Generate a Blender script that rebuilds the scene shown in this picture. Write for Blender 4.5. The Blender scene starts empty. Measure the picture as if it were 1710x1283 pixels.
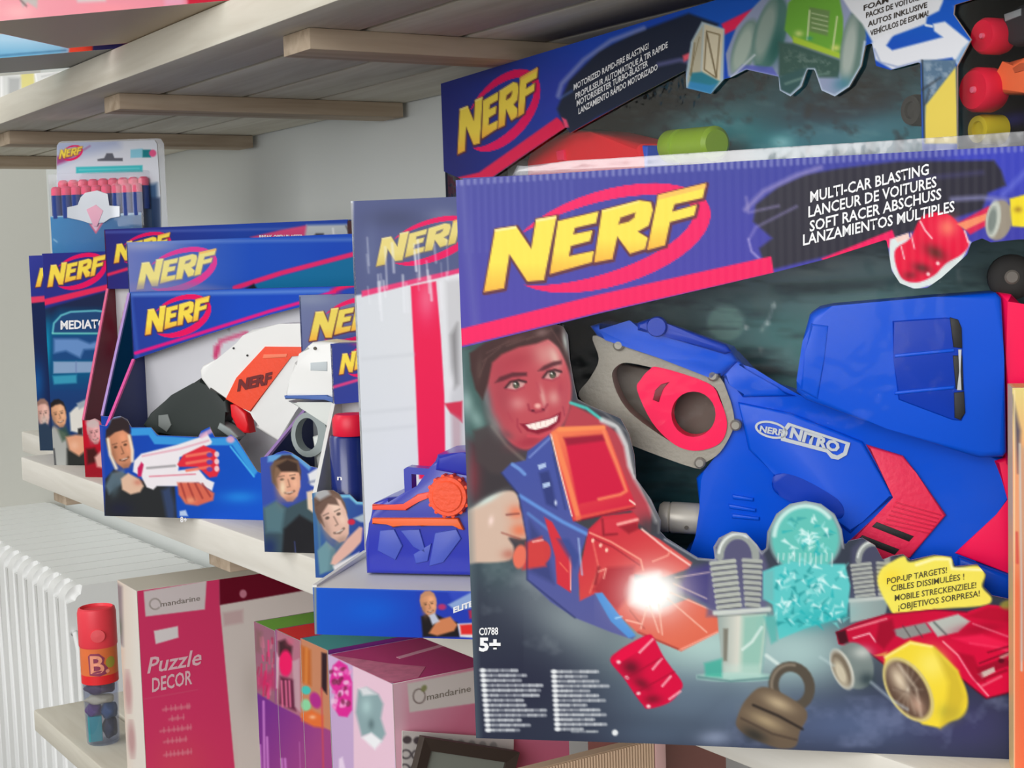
import bpy, bmesh, math, random
import numpy as np
from mathutils import Vector, Matrix

# ------------------------------------------------------------------ scene, camera, light
S = bpy.context.scene
COL = S.collection
EYE = np.array([0., 0., 1.35])
# camera axes in world: rows of ROT give world X, Y, Z in terms of camera right / down / forward
ROT = np.array([[.8395635, -.07083508, .53862373],
                [-.54235889, -.05215634, .83852642],
                [-.03130444, -.99612354, -.0822066]])
FPX, CX, CY = 2500., 855., 641.5
cam = bpy.data.cameras.new('camera')
cam.sensor_fit = 'HORIZONTAL'; cam.sensor_width = 36.; cam.lens = FPX / 1710. * 36.
cam.clip_start = .02
co = bpy.data.objects.new('camera', cam); COL.objects.link(co)
m3 = np.stack([ROT[:, 0], -ROT[:, 1], -ROT[:, 2]], 1)
co.matrix_world = Matrix([list(m3[i]) + [EYE[i]] for i in range(3)] + [[0, 0, 0, 1]])
S.camera = co

S.view_settings.view_transform = 'Standard'
S.view_settings.look = 'None'
S.view_settings.exposure = 0.0
S.view_settings.gamma = 1.0
S.view_settings.use_curve_mapping = False

W = bpy.data.worlds.new('shop_daylight'); S.world = W; W.use_nodes = True
W.node_tree.nodes['Background'].inputs[0].default_value = (.96, .98, 1, 1)
W.node_tree.nodes['Background'].inputs[1].default_value = .70


def area(name, loc, target, sx, sy, power, col=(1, 1, 1)):
    l = bpy.data.lights.new(name, 'AREA'); l.shape = 'RECTANGLE'; l.size = sx; l.size_y = sy
    l.energy = power; l.color = col
    o = bpy.data.objects.new(name, l); COL.objects.link(o); o.location = loc
    o.rotation_euler = (Vector(target) - Vector(loc)).to_track_quat('-Z', 'Y').to_euler()
    return o


area('shop_window_light', (-2.5, -.7, 1.95), (.7, 1.3, 1.15), 2.8, 2.0, 92, (1, .99, .97))
area('ceiling_lamp_light', (-.9, 2.6, 2.75), (.4, 2.6, 0), 1.2, 2.4, 30, (1, 1, 1))

# ------------------------------------------------------------------ helpers
MATS = {}


def lin(c):
    c = np.asarray(c, float)
    c = c / 255. if c.max() > 1.01 else c
    return np.where(c <= .04045, c / 12.92, ((c + .055) / 1.055) ** 2.4)


def mat(name, rgb, rough=.5, metal=0., spec=.4, noise=0., nscale=30., bump=0., coat=0., alpha=1., trans=0.):
    if name in MATS: return MATS[name]
    m = bpy.data.materials.new(name); m.use_nodes = True
    nt = m.node_tree; b = nt.nodes['Principled BSDF']
    c = lin(rgb)
    b.inputs['Base Color'].default_value = (*c, 1)
    b.inputs['Roughness'].default_value = rough
    b.inputs['Metallic'].default_value = metal
    b.inputs['Specular IOR Level'].default_value = spec
    b.inputs['Coat Weight'].default_value = coat
    b.inputs['Coat Roughness'].default_value = .12
    b.inputs['Alpha'].default_value = alpha
    b.inputs['Transmission Weight'].default_value = trans
    if noise or bump:
        tc = nt.nodes.new('ShaderNodeTexCoord'); n = nt.nodes.new('ShaderNodeTexNoise')
        n.inputs['Scale'].default_value = nscale; n.inputs['Detail'].default_value = 4
        nt.links.new(tc.outputs['Object'], n.inputs['Vector'])
        if noise:
            r = nt.nodes.new('ShaderNodeMix'); r.data_type = 'RGBA'
            r.inputs['A'].default_value = (*(c * (1 - noise)), 1)
            r.inputs['B'].default_value = (*np.minimum(c * (1 + noise), 1), 1)
            nt.links.new(n.outputs['Fac'], r.inputs['Factor']); nt.links.new(r.outputs['Result'], b.inputs['Base Color'])
        if bump:
            bp = nt.nodes.new('ShaderNodeBump'); bp.inputs['Strength'].default_value = bump; bp.inputs['Distance'].default_value = .002
            nt.links.new(n.outputs['Fac'], bp.inputs['Height']); nt.links.new(bp.outputs['Normal'], b.inputs['Normal'])
    MATS[name] = m
    return m


def wood(name, a, bcol, axis=1):
    if name in MATS: return MATS[name]
    m = bpy.data.materials.new(name); m.use_nodes = True
    nt = m.node_tree; b = nt.nodes['Principled BSDF']; b.inputs['Roughness'].default_value = .7
    b.inputs['Specular IOR Level'].default_value = .25
    tc = nt.nodes.new('ShaderNodeTexCoord'); mp = nt.nodes.new('ShaderNodeMapping')
    sc = [14, 14, 14]; sc[axis] = 1.1; mp.inputs['Scale'].default_value = sc
    n = nt.nodes.new('ShaderNodeTexNoise'); n.inputs['Scale'].default_value = 3; n.inputs['Detail'].default_value = 6
    n.inputs['Distortion'].default_value = .6
    r = nt.nodes.new('ShaderNodeValToRGB')
    r.color_ramp.elements[0].position = .33; r.color_ramp.elements[0].color = (*lin(bcol), 1)
    r.color_ramp.elements[1].position = .62; r.color_ramp.elements[1].color = (*lin(a), 1)
    nt.links.new(tc.outputs['Object'], mp.inputs['Vector']); nt.links.new(mp.outputs['Vector'], n.inputs['Vector'])
    nt.links.new(n.outputs['Fac'], r.inputs['Fac']); nt.links.new(r.outputs['Color'], b.inputs['Base Color'])
    bp = nt.nodes.new('ShaderNodeBump'); bp.inputs['Strength'].default_value = .25; bp.inputs['Distance'].default_value = .002
    nt.links.new(n.outputs['Fac'], bp.inputs['Height']); nt.links.new(bp.outputs['Normal'], b.inputs['Normal'])
    MATS[name] = m
    return m


def print_mat(name, rough=.34, spec=.45, ripple=0., period=.0045):
    """printed card: colour comes from the ink attribute of the mesh; ripple = corrugated board relief"""
    if name in MATS: return MATS[name]
    m = bpy.data.materials.new(name); m.use_nodes = True
    nt = m.node_tree; b = nt.nodes['Principled BSDF']
    a = nt.nodes.new('ShaderNodeAttribute'); a.attribute_name = 'ink'
    nt.links.new(a.outputs['Color'], b.inputs['Base Color'])
    b.inputs['Roughness'].default_value = rough; b.inputs['Specular IOR Level'].default_value = spec
    if ripple:
        tc = nt.nodes.new('ShaderNodeTexCoord'); sp = nt.nodes.new('ShaderNodeSeparateXYZ')
        mu = nt.nodes.new('ShaderNodeMath'); mu.operation = 'MULTIPLY'; mu.inputs[1].default_value = 2 * math.pi / period
        si = nt.nodes.new('ShaderNodeMath'); si.operation = 'SINE'
        bp = nt.nodes.new('ShaderNodeBump'); bp.inputs['Strength'].default_value = ripple; bp.inputs['Distance'].default_value = .0006
        nt.links.new(tc.outputs['Object'], sp.inputs[0]); nt.links.new(sp.outputs['X'], mu.inputs[0]); nt.links.new(mu.outputs[0], si.inputs[0])
        nt.links.new(si.outputs[0], bp.inputs['Height']); nt.links.new(bp.outputs['Normal'], b.inputs['Normal'])
    MATS[name] = m
    return m


def film_mat(name, gloss=.12, tint=(1, 1, 1), rough=.08, bump=0., white=0., fres=.1):
    """clear plastic film: mostly lets light through, a little gloss, optional milky share"""
    if name in MATS: return MATS[name]
    m = bpy.data.materials.new(name); m.use_nodes = True
    nt = m.node_tree; nt.nodes.remove(nt.nodes['Principled BSDF']); out = nt.nodes['Material Output']
    t = nt.nodes.new('ShaderNodeBsdfTransparent'); t.inputs[0].default_value = (*tint, 1)
    g = nt.nodes.new('ShaderNodeBsdfGlossy'); g.inputs['Roughness'].default_value = rough
    lw = nt.nodes.new('ShaderNodeLayerWeight'); lw.inputs['Blend'].default_value = .25
    ma = nt.nodes.new('ShaderNodeMath'); ma.operation = 'MULTIPLY_ADD'; ma.inputs[1].default_value = fres; ma.inputs[2].default_value = gloss
    mx = nt.nodes.new('ShaderNodeMixShader')
    nt.links.new(lw.outputs['Fresnel'], ma.inputs[0]); nt.links.new(ma.outputs[0], mx.inputs[0])
    src = t
    if white:
        d = nt.nodes.new('ShaderNodeBsdfDiffuse'); d.inputs[0].default_value = (.9, .9, .92, 1)
        m2 = nt.nodes.new('ShaderNodeMixShader'); m2.inputs[0].default_value = white
        nt.links.new(t.outputs[0], m2.inputs[1]); nt.links.new(d.outputs[0], m2.inputs[2]); src = m2
    nt.links.new(src.outputs[0], mx.inputs[1]); nt.links.new(g.outputs[0], mx.inputs[2])
    nt.links.new(mx.outputs[0], out.inputs['Surface'])
    if bump:
        tc = nt.nodes.new('ShaderNodeTexCoord'); n = nt.nodes.new('ShaderNodeTexNoise'); n.inputs['Scale'].default_value = 60
        bp = nt.nodes.new('ShaderNodeBump'); bp.inputs['Strength'].default_value = bump; bp.inputs['Distance'].default_value = .004
        nt.links.new(tc.outputs['Object'], n.inputs['Vector']); nt.links.new(n.outputs['Fac'], bp.inputs['Height'])
        nt.links.new(bp.outputs['Normal'], g.inputs['Normal'])
    MATS[name] = m
    return m


def link(name, me, parent=None, loc=None):
    o = bpy.data.objects.new(name, me); COL.objects.link(o)
    if parent is not None: o.parent = parent
    if loc is not None: o.location = loc
    return o


def tag(o, label=None, cat=None, group=None, kind=None):
    if label: o['label'] = label
    if cat: o['category'] = cat
    if group: o['group'] = group
    if kind: o['kind'] = kind
    return o


def empty(name, loc, yaw, label, cat, group=None):
    o = bpy.data.objects.new(name, None); COL.objects.link(o)
    o.location = loc; o.rotation_euler = (0, 0, yaw); o.empty_display_size = .05
    return tag(o, label, cat, group)


def finish(bm, name, m, parent=None, smooth=None, loc=None):
    bmesh.ops.recalc_face_normals(bm, faces=bm.faces[:])
    me = bpy.data.meshes.new(name); bm.to_mesh(me); bm.free()
    for x in (m if isinstance(m, (list, tuple)) else [m]): me.materials.append(x)
    if smooth is not None:
        me.shade_smooth(); me.set_sharp_from_angle(angle=math.radians(smooth))
    return link(name, me, parent, loc)


def box_bm(lo, hi, bev=0., seg=2, bm=None):
    bm = bm or bmesh.new()
    r = bmesh.ops.create_cube(bm, size=1)
    for v in r['verts']:
        v.co = Vector([lo[i] + (hi[i] - lo[i]) * (v.co[i] + .5) for i in range(3)])
    if bev:
        es = list({e for v in r['verts'] for e in v.link_edges})
        bmesh.ops.bevel(bm, geom=es, offset=bev, segments=seg, affect='EDGES', profile=.5)
    return bm


def box(name, lo, hi, m, parent=None, bev=0., loc=None):
    return finish(box_bm(lo, hi, bev), name, m, parent, 40 if bev else None, loc)


def poly_bm(pts, y0, y1, bev=0., seg=3, plane='xz'):
    """polygon in x,z extruded from y0 (front) to y1; front rim rounded by bev"""
    bm = bmesh.new()
    f = lambda p, y: (p[0], y, p[1]) if plane == 'xz' else ((y, p[0], p[1]) if plane == 'yz' else (p[0], p[1], y))
    a = [bm.verts.new(f(p, y0)) for p in pts]; b = [bm.verts.new(f(p, y1)) for p in pts]
    n = len(pts)
    ff = bm.faces.new(a); bm.faces.new(b[::-1])
    for i in range(n): bm.faces.new((a[i], b[i], b[(i + 1) % n], a[(i + 1) % n]))
    if bev:
        bmesh.ops.bevel(bm, geom=list(ff.edges), offset=bev, segments=seg, affect='EDGES', profile=.5, clamp_overlap=True)
    return bm


def lathe_bm(prof, n=24, bm=None):
    """profile [(r,z)] turned about z"""
    bm = bm or bmesh.new(); rings = []
    for r, z in prof:
        rings.append([bm.verts.new((r * math.cos(2 * math.pi * i / n), r * math.sin(2 * math.pi * i / n), z)) for i in range(n)])
    for a, b in zip(rings, rings[1:]):
        for i in range(n): bm.faces.new((a[i], a[(i + 1) % n], b[(i + 1) % n], b[i]))
    bm.faces.new(rings[0][::-1]); bm.faces.new(rings[-1])
    return bm


def turn(bm, p, q):
    """stand a lathe along p->q (lathe z from 0 to its length)"""
    d = Vector(q) - Vector(p)
    M = Matrix.Translation(Vector(p)) @ d.to_track_quat('Z', 'Y').to_matrix().to_4x4()
    bmesh.ops.transform(bm, matrix=M, verts=bm.verts[:])
    return bm


def tube_bm(pts, r, n=10, closed=False):
    bm = bmesh.new(); P = [Vector(p) for p in pts]; rings = []
    for i, p in enumerate(P):
        a = P[(i - 1) % len(P)] if closed or i else P[0]
        b = P[(i + 1) % len(P)] if closed or i < len(P) - 1 else P[-1]
        t = (b - a).normalized(); u = t.cross(Vector((0, 1, .01))).normalized(); w = t.cross(u)
        rings.append([bm.verts.new(p + r * (math.cos(2 * math.pi * k / n) * u + math.sin(2 * math.pi * k / n) * w)) for k in range(n)])
    R2 = rings + ([rings[0]] if closed else [])
    for a, b in zip(R2, R2[1:]):
        for k in range(n): bm.faces.new((a[k], a[(k + 1) % n], b[(k + 1) % n], b[k]))
    if not closed: bm.faces.new(rings[0][::-1]); bm.faces.new(rings[-1])
    return bm


# ------------------------------------------------------------------ drawing frame of a package
def ray(u, v):
    return np.stack([(u - CX) / FPX, (v - CY) / FPX, np.ones_like(u)], -1) @ ROT.T


class Pack:
    """a package standing at O with its front turned by yaw (degrees). Artwork is measured in the units of the
    survey photograph; loc() rectifies a measured point onto the package plane at depth k, giving metres on it."""

    def __init__(s, O, yaw, name=None, label=None, cat=None, group=None, on=None):
        s.O = np.array(O, float); a = math.radians(yaw); s.M = None
        s.r = np.array([math.cos(a), math.sin(a), 0]); s.n = np.array([-math.sin(a), math.cos(a), 0])
        if on is None: s.e = empty(name, O, a, label, cat, group)
        else:  # another face of the same package
            s.e = on.e; o = on.O; b = math.atan2(on.r[1], on.r[0])
            s.M = (Matrix.Translation(o) @ Matrix.Rotation(b, 4, 'Z')).inverted() @ (Matrix.Translation(s.O) @ Matrix.Rotation(a, 4, 'Z'))

    def loc(s, pts, k=0.):
        p = np.atleast_2d(np.array(pts, float)); d = ray(p[:, 0], p[:, 1])
        t = ((s.O + k * s.n - EYE) @ s.n) / (d @ s.n)
        P = EYE + d * t[:, None] - s.O
        return np.stack([P @ s.r, P[:, 2]], 1)

    def pix(s, pts, k=0.):
        p = np.atleast_2d(np.array(pts, float))
        P = s.O + p[:, :1] * s.r + k * s.n + p[:, 1:] * np.array([0, 0, 1.]) - EYE
        q = P @ ROT
        return np.stack([CX + FPX * q[:, 0] / q[:, 2], CY + FPX * q[:, 1] / q[:, 2]], 1)


def in_poly(U, V, pts):
    r = np.zeros(U.shape, bool); n = len(pts)
    for i in range(n):
        x0, y0 = pts[i]; x1, y1 = pts[(i + 1) % n]
        if y0 == y1: continue
        c = (y0 > V) != (y1 > V)
        r ^= c & (U < (x1 - x0) * (V - y0) / (y1 - y0) + x0)
    return r


def seg_near(U, V, pts, closed=True):
    """distance to a polyline and the nearest point"""
    D = np.full(U.shape, 1e9); NX = np.zeros(U.shape); NY = np.zeros(U.shape); n = len(pts)
    for i in range(n if closed else n - 1):
        x0, y0 = pts[i]; x1, y1 = pts[(i + 1) % n]
        dx, dy = x1 - x0, y1 - y0; L = dx * dx + dy * dy + 1e-12
        t = np.clip(((U - x0) * dx + (V - y0) * dy) / L, 0, 1)
        px, py = x0 + t * dx, y0 + t * dy; d = np.hypot(U - px, V - py)
        k = d < D; D = np.where(k, d, D); NX = np.where(k, px, NX); NY = np.where(k, py, NY)
    return D, NX, NY


RNG = np.random.RandomState(7)
NTAB = RNG.rand(64, 64)


def vnoise(x, y):
    xi = np.floor(x).astype(int); yi = np.floor(y).astype(int); fx = x - xi; fy = y - yi
    fx = fx * fx * (3 - 2 * fx); fy = fy * fy * (3 - 2 * fy)
    g = lambda a, b: NTAB[a % 64, b % 64]
    return (g(xi, yi) * (1 - fx) + g(xi + 1, yi) * fx) * (1 - fy) + (g(xi, yi + 1) * (1 - fx) + g(xi + 1, yi + 1) * fx) * fy


def fbm(x, y):
    return .5 * vnoise(x, y) + .27 * vnoise(2.1 * x + 9, 2.1 * y + 4) + .15 * vnoise(4.3 * x + 2, 4.3 * y + 7) + .08 * vnoise(9 * x, 9 * y)


LOGO = [
    [(300, 385), (418, 367), (503, 500), (533, 328), (650, 308), (572, 682), (478, 690), (378, 530), (345, 728), (230, 750)],
    [(657, 340), (888, 285), (872, 352), (752, 380), (742, 418), (852, 395), (836, 456), (728, 485), (715, 545), (858, 515), (845, 580), (605, 648)],
    [(908, 278), (1120, 222), (1185, 233), (1196, 280), (1172, 368), (1108, 404), (1165, 440), (1148, 505), (1062, 532), (992, 432), (962, 562), (858, 582)],
    [(1228, 192), (1500, 125), (1480, 210), (1320, 246), (1305, 290), (1446, 250), (1430, 312), (1292, 350), (1262, 484), (1160, 512)],
]
R_HOLE = [(1012, 322), (1098, 292), (1090, 322), (1060, 346), (998, 362)]


def ell_pts(cx, cy, rx, ry, rot=0, n=40, a0=0., a1=360.):
    t = np.radians(np.linspace(a0, a1, n, endpoint=(a1 - a0) < 360)); c, s = math.cos(math.radians(rot)), math.sin(math.radians(rot))
    x = rx * np.cos(t); y = ry * np.sin(t)
    return np.stack([cx + c * x - s * y, cy + s * x + c * y], 1)


def smooth(p, n=5):
    """closed Catmull-Rom through the points"""
    p = np.array(p, float); o = []
    for i in range(len(p)):
        a, b, c, d = p[i - 1], p[i], p[(i + 1) % len(p)], p[(i + 2) % len(p)]
        for t in np.linspace(0, 1, n, endpoint=False):
            o.append(tuple(.5 * (2 * b + (c - a) * t + (2 * a - 5 * b + 4 * c - d) * t * t + (3 * b - a - 3 * c + d) * t ** 3)))
    return o


class Ink:
    def __init__(s, U, V, base):
        s.U, s.V = U, V; s.c = np.tile(np.array(base, float) / 255, (len(U), 1))

    def box(s, pts, pad):
        p = np.asarray(pts, float)
        return np.nonzero((s.U > p[:, 0].min() - pad) & (s.U < p[:, 0].max() + pad) & (s.V > p[:, 1].min() - pad) & (s.V < p[:, 1].max() + pad))[0]

    def put(s, i, a, col):
        a = np.clip(a, 0, 1)[:, None]; col = np.asarray(col, float)
        col = col / 255 if col.ndim == 1 else col
        s.c[i] = s.c[i] * (1 - a) + a * col

    def sd(s, i, pts):
        d, _, _ = seg_near(s.U[i], s.V[i], pts)
        return np.where(in_poly(s.U[i], s.V[i], pts), d, -d)

    def P(s, pts, col, soft=1.2, a=1., grow=0.):
        i = s.box(pts, soft + grow + 1)
        if len(i): s.put(i, a * np.clip((s.sd(i, pts) + grow) / soft * .5 + .5, 0, 1), col)

    def PG(s, pts, p0, c0, p1, c1, soft=1.2, a=1., grow=0.):
        """polygon filled with a gradient from c0 at p0 to c1 at p1"""
        i = s.box(pts, soft + grow + 1)
        if not len(i): return
        d = np.array(p1, float) - p0; t = np.clip(((s.U[i] - p0[0]) * d[0] + (s.V[i] - p0[1]) * d[1]) / (d @ d), 0, 1)[:, None]
        s.put(i, a * np.clip((s.sd(i, pts) + grow) / soft * .5 + .5, 0, 1), (np.array(c0) * (1 - t) + np.array(c1) * t) / 255.)

    def E(s, cx, cy, rx, ry, rot, col, soft=1.5, a=1.):
        c, sn = math.cos(math.radians(rot)), math.sin(math.radians(rot)); R = max(rx, ry) + soft
        i = s.box([(cx - R, cy - R), (cx + R, cy + R)], 1)
        if not len(i): return
        x = s.U[i] - cx; y = s.V[i] - cy
        q = np.hypot((c * x + sn * y) / rx, (-sn * x + c * y) / ry)
        s.put(i, a * np.clip((1 - q) * min(rx, ry) / soft * .5 + .5, 0, 1), col)

    def B(s, cx, cy, rx, ry, rot, col, a=1.):
        """soft airbrush blob"""
        c, sn = math.cos(math.radians(rot)), math.sin(math.radians(rot)); R = 1.6 * max(rx, ry)
        i = s.box([(cx - R, cy - R), (cx + R, cy + R)], 1)
        if not len(i): return
        x = s.U[i] - cx; y = s.V[i] - cy
        q = ((c * x + sn * y) / rx) ** 2 + ((-sn * x + c * y) / ry) ** 2
        s.put(i, a * np.exp(-q * 1.3), col)

    def L(s, pts, w, col, soft=1.1, a=1.):
        i = s.box(pts, w + soft + 1)
        if not len(i): return
        d, _, _ = seg_near(s.U[i], s.V[i], pts, False)
        s.put(i, a * np.clip((w / 2 - d) / soft * .5 + .5, 0, 1), col)

    def G(s, p0, c0, p1, c1, a=1.):
        d = np.array(p1, float) - p0; t = np.clip(((s.U - p0[0]) * d[0] + (s.V - p0[1]) * d[1]) / (d @ d), 0, 1)[:, None]
        s.put(np.arange(len(s.U)), np.full(len(s.U), a), (np.array(c0) * (1 - t) + np.array(c1) * t) / 255.)

    def smoke(s, sx, sy, col, a, lo=.4, hi=.75, off=0., pts=None, rot=0.):
        i = s.box(pts, 1) if pts is not None else np.arange(len(s.U))
        c, sn = math.cos(math.radians(rot)), math.sin(math.radians(rot))
        x = c * s.U[i] + sn * s.V[i]; y = -sn * s.U[i] + c * s.V[i]
        n = np.clip((fbm(x / sx + off, y / sy + off) - lo) / (hi - lo), 0, 1)
        if pts is not None: n = n * np.clip(s.sd(i, pts) / 8, 0, 1)
        s.put(i, a * n, col)

    def logo(s, bl, tl, tr, ring=(236, 12, 96), fill=(250, 222, 80), top=(255, 238, 170), low=(246, 178, 60), edge=(96, 40, 52), soft=None, a=1.):
        """the word mark: tilted block letters on an open ring; three points place it (foot of N, head of N, tip of F)"""
        A = np.linalg.solve(np.array([[230, 750, 1], [300, 385, 1], [1500, 125, 1.]]), np.array([bl, tl, tr], float))
        T = lambda p: np.c_[np.asarray(p, float), np.ones(len(p))] @ A
        k = np.sqrt(abs(np.linalg.det(A[:2]))); so = soft or max(.8, 4 * k)
        o = T(ell_pts(945, 440, 600, 277, -17)); n = T(ell_pts(858, 452, 592, 205, -17))
        i = s.box(o, 3)
        if len(i):
            s.put(i, a * np.clip(s.sd(i, o) / so + .5, 0, 1) * np.clip(-s.sd(i, n) / so + .5, 0, 1), ring)
        for g in LOGO: s.P(T(np.array(g) + (4, 6)), edge, so, .9 * a, 13 * k)
        for j, g in enumerate(LOGO):
            q = T(g); y0 = q[:, 1].min(); y1 = q[:, 1].max(); xm = q[:, 0].mean()
            s.PG(q, (xm, y0 + .62 * (y1 - y0)), fill, (xm, y1), low, so, a)
            s.PG(q, (xm, y0), top, (xm, y0 + .25 * (y1 - y0)), fill, so, .0)
        s.P(T(R_HOLE), edge, so, .9 * a)
        s.L(T([(303, 392), (414, 374)]), 14 * k, top, so, .8 * a); s.L(T([(536, 336), (640, 318)]), 14 * k, top, so, .8 * a)
        s.L(T([(915, 284), (1115, 231)]), 10 * k, top, so, .5 * a); s.L(T([(1236, 204), (1488, 142)]), 26 * k, (250, 178, 92), so, .7 * a)

    def man(s, cx, cy, w, h, rot, skin=(205, 140, 110), hair=(50, 35, 32), cut=1.):
        """printed head: hair cap, face, brow, eyes, nose, mouth"""
        c, sn = math.cos(math.radians(rot)), math.sin(math.radians(rot))
        T = lambda x, y: (cx + c * x * w - sn * y * h, cy + sn * x * w + c * y * h)
        skin = np.array(skin, float)
        s.P([T(-.5, .05), T(-.52, -.2), T(-.4, -.42), T(-.1, -.53), T(.2, -.52), T(.44, -.38), T(.52, -.15), T(.48, .05)], hair, 1.5)
        s.P([T(-.46, -.08), T(-.4, -.26), T(-.1, -.33), T(.25, -.32), T(.42, -.22), T(.47, -.02), T(.44, .2), T(.3, .4), T(.1, .5), T(-.1, .49), T(-.3, .36), T(-.44, .16)], skin, 1.5)
        s.B(*T(.18, -.16), w * .22, h * .16, rot, np.minimum(skin * 1.2, 250), .7)
        s.B(*T(.26, .12), w * .14, h * .12, rot, np.minimum(skin * 1.18, 250), .6)
        s.B(*T(-.36, .16), w * .16, h * .34, rot, skin * .74, .7); s.B(*T(0, .46), w * .3, h * .08, rot, skin * .7, .6)
        dk = np.array(skin) * .42
        for x in (-.2, .2):
            s.L([T(x - .1, -.065), T(x + .09, -.075)], h * .024, dk, 1, .6); s.E(*T(x, .0), w * .07, h * .028, rot, dk, 1, .9)
        s.L([T(.02, .02), T(.06, .17), T(-.03, .18)], h * .03, np.array(skin) * .68, 1, .8)
        s.L([T(-.15, .3), T(.02, .33), T(.2, .28)], h * .045, np.array(skin) * .55, 1, .8)
        s.L([T(-.08, .305), T(.14, .295)], h * .022, (240, 225, 215), .8, .7)

    def lines(s, x, y, w, n, dy, col, seed=0, slant=0., a=.85, wd=4.):
        r = random.Random(seed)
        for k in range(n):
            L = w * r.uniform(.45, 1); yy = y + k * dy; xx = x + k * slant * dy
            px = xx
            while px < xx + L:
                q = r.uniform(6, 14); e = min(px + q, xx + L)
                s.L([(px, yy), (e, yy + (e - px) * .02)], wd, col, 1.4, a * r.uniform(.6, 1)); px = e + 2.2


def panel(pk, name, outline, k, pitch, paint, m, base=(255, 255, 255), thick=.0012, edge=(225, 222, 215), parent=None, coarse=None):
    """a printed card cut to an outline: fine triangulated face carrying the ink, cut edge and back"""
    o = np.array(outline, float); u0, v0 = o.min(0); u1, v1 = o.max(0)
    us = np.arange(u0 - pitch * .37, u1 + pitch, pitch); vs = np.arange(v0 - pitch * .41, v1 + pitch, pitch)
    if coarse:  # beyond what can be seen the lattice gets wider
        us = np.r_[us[us < coarse], np.arange(coarse, u1 + 12, 12)]
    U, V = np.meshgrid(us, vs); nu, nv = len(us), len(vs); U = U.ravel(); V = V.ravel()
    ins = in_poly(U, V, o)
    I = np.arange(nu * nv).reshape(nv, nu)
    q = np.stack([I[:-1, :-1], I[1:, :-1], I[1:, 1:], I[:-1, 1:]], -1).reshape(-1, 4)
    q = q[ins[q].any(1)]
    used = np.unique(q); out = used[~ins[used]]
    _, nx, ny = seg_near(U[out], V[out], o)
    U[out] = nx; V[out] = ny
    remap = np.full(nu * nv, -1); remap[used] = np.arange(len(used)); q = remap[q]
    U, V = U[used], V[used]
    ink = Ink(U, V, base); paint(ink)
    xz = pk.loc(np.stack([U, V], 1), k); oz = pk.loc(o, k); n = len(o); nb = len(used)
    co = np.concatenate([np.stack([xz[:, 0], np.full(nb, k), xz[:, 1]], 1),
                         np.stack([oz[:, 0], np.full(n, k), oz[:, 1]], 1), np.stack([oz[:, 0], np.full(n, k + thick), oz[:, 1]], 1)])
    j = np.arange(n); rim = np.stack([nb + j, nb + (j + 1) % n, nb + n + (j + 1) % n, nb + n + j], 1)
    area2 = np.sum(oz[:, 0] * np.roll(oz[:, 1], -1) - np.roll(oz[:, 0], -1) * oz[:, 1])
    back = (nb + n + j) if area2 < 0 else (nb + n + j)[::-1]
    if area2 < 0: pass
    else: rim = rim[:, ::-1]
    loops = np.concatenate([q.ravel(), rim.ravel(), back])
    sizes = np.concatenate([np.full(len(q) + len(rim), 4), [n]])
    me = bpy.data.meshes.new(name); me.vertices.add(len(co)); me.vertices.foreach_set('co', co.ravel())
    me.loops.add(len(loops)); me.loops.foreach_set('vertex_index', loops.astype(np.int32))
    me.polygons.add(len(sizes)); me.polygons.foreach_set('loop_start', np.concatenate([[0], np.cumsum(sizes)[:-1]]).astype(np.int32))
    me.update(calc_edges=True)
    at = me.attributes.new('ink', 'FLOAT_COLOR', 'POINT'); c = np.ones((len(co), 4)); c[:nb, :3] = lin(np.clip(ink.c, 0, 1) * 1.0)
    c[nb:, :3] = lin(edge); at.data.foreach_set('color', c.ravel())
    me.materials.append(m)
    if pk.M is not None: me.transform(pk.M)
    return link(name, me, parent or pk.e)


def solid(pk, name, pts, k0, k1, m, bev=.0015, parent=None, seg=3, smooth=35):
    """moulded plastic piece: measured outline on plane k0, extruded to depth k1, rounded front rim"""
    return finish(poly_bm([tuple(p) for p in pk.loc(pts, k0)], k0, k1, bev, seg), name, m, parent or pk.e, smooth)


def text(pk, s, bl, br, h, k, m, parent=None, name='lettering', bold=.02, lean=0.):
    """flat lettering: baseline from bl to br, cap height h (measured units)"""
    cu = bpy.data.curves.new(name, 'FONT'); cu.body = s; cu.size = 1; cu.offset = bold; cu.resolution_u = 2
    t = bpy.data.objects.new(name, cu); COL.objects.link(t); dg = bpy.context.evaluated_depsgraph_get(); dg.update()
    me = bpy.data.meshes.new_from_object(t.evaluated_get(dg)); bpy.data.objects.remove(t)
    n = len(me.vertices); co = np.empty(n * 3); me.vertices.foreach_get('co', co); co = co.reshape(-1, 3)
    w = co[:, 0].max(); x0 = co[:, 0].min()
    bl = np.array(bl, float); br = np.array(br, float)
    P = bl + ((co[:, :1] - x0) / (w - x0)) * (br - bl) + np.c_[co[:, 1] * lean * h / .7, -co[:, 1] * h / .7]
    q = pk.loc(P, k); co = np.stack([q[:, 0], np.full(n, k), q[:, 1]], 1)
    me.vertices.foreach_set('co', co.ravel()); me.update()
    me.materials.clear(); me.materials.append(m); me.name = name
    return link(name, me, parent or pk.e)


CARD = print_mat('printed_card', .38, .1)
CORR = print_mat('printed_corrugated_card', .34, .14, .05, .0046)
MATT = print_mat('printed_matt_card', .5, .12)
WHITEINK = mat('white_ink', (238, 238, 240), .4)
FILM = film_mat('clear_film', .0, (.99, .99, .99), .06, .15)


def card(name, rgb): return mat(name, rgb, .42, 0, .35)


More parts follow.
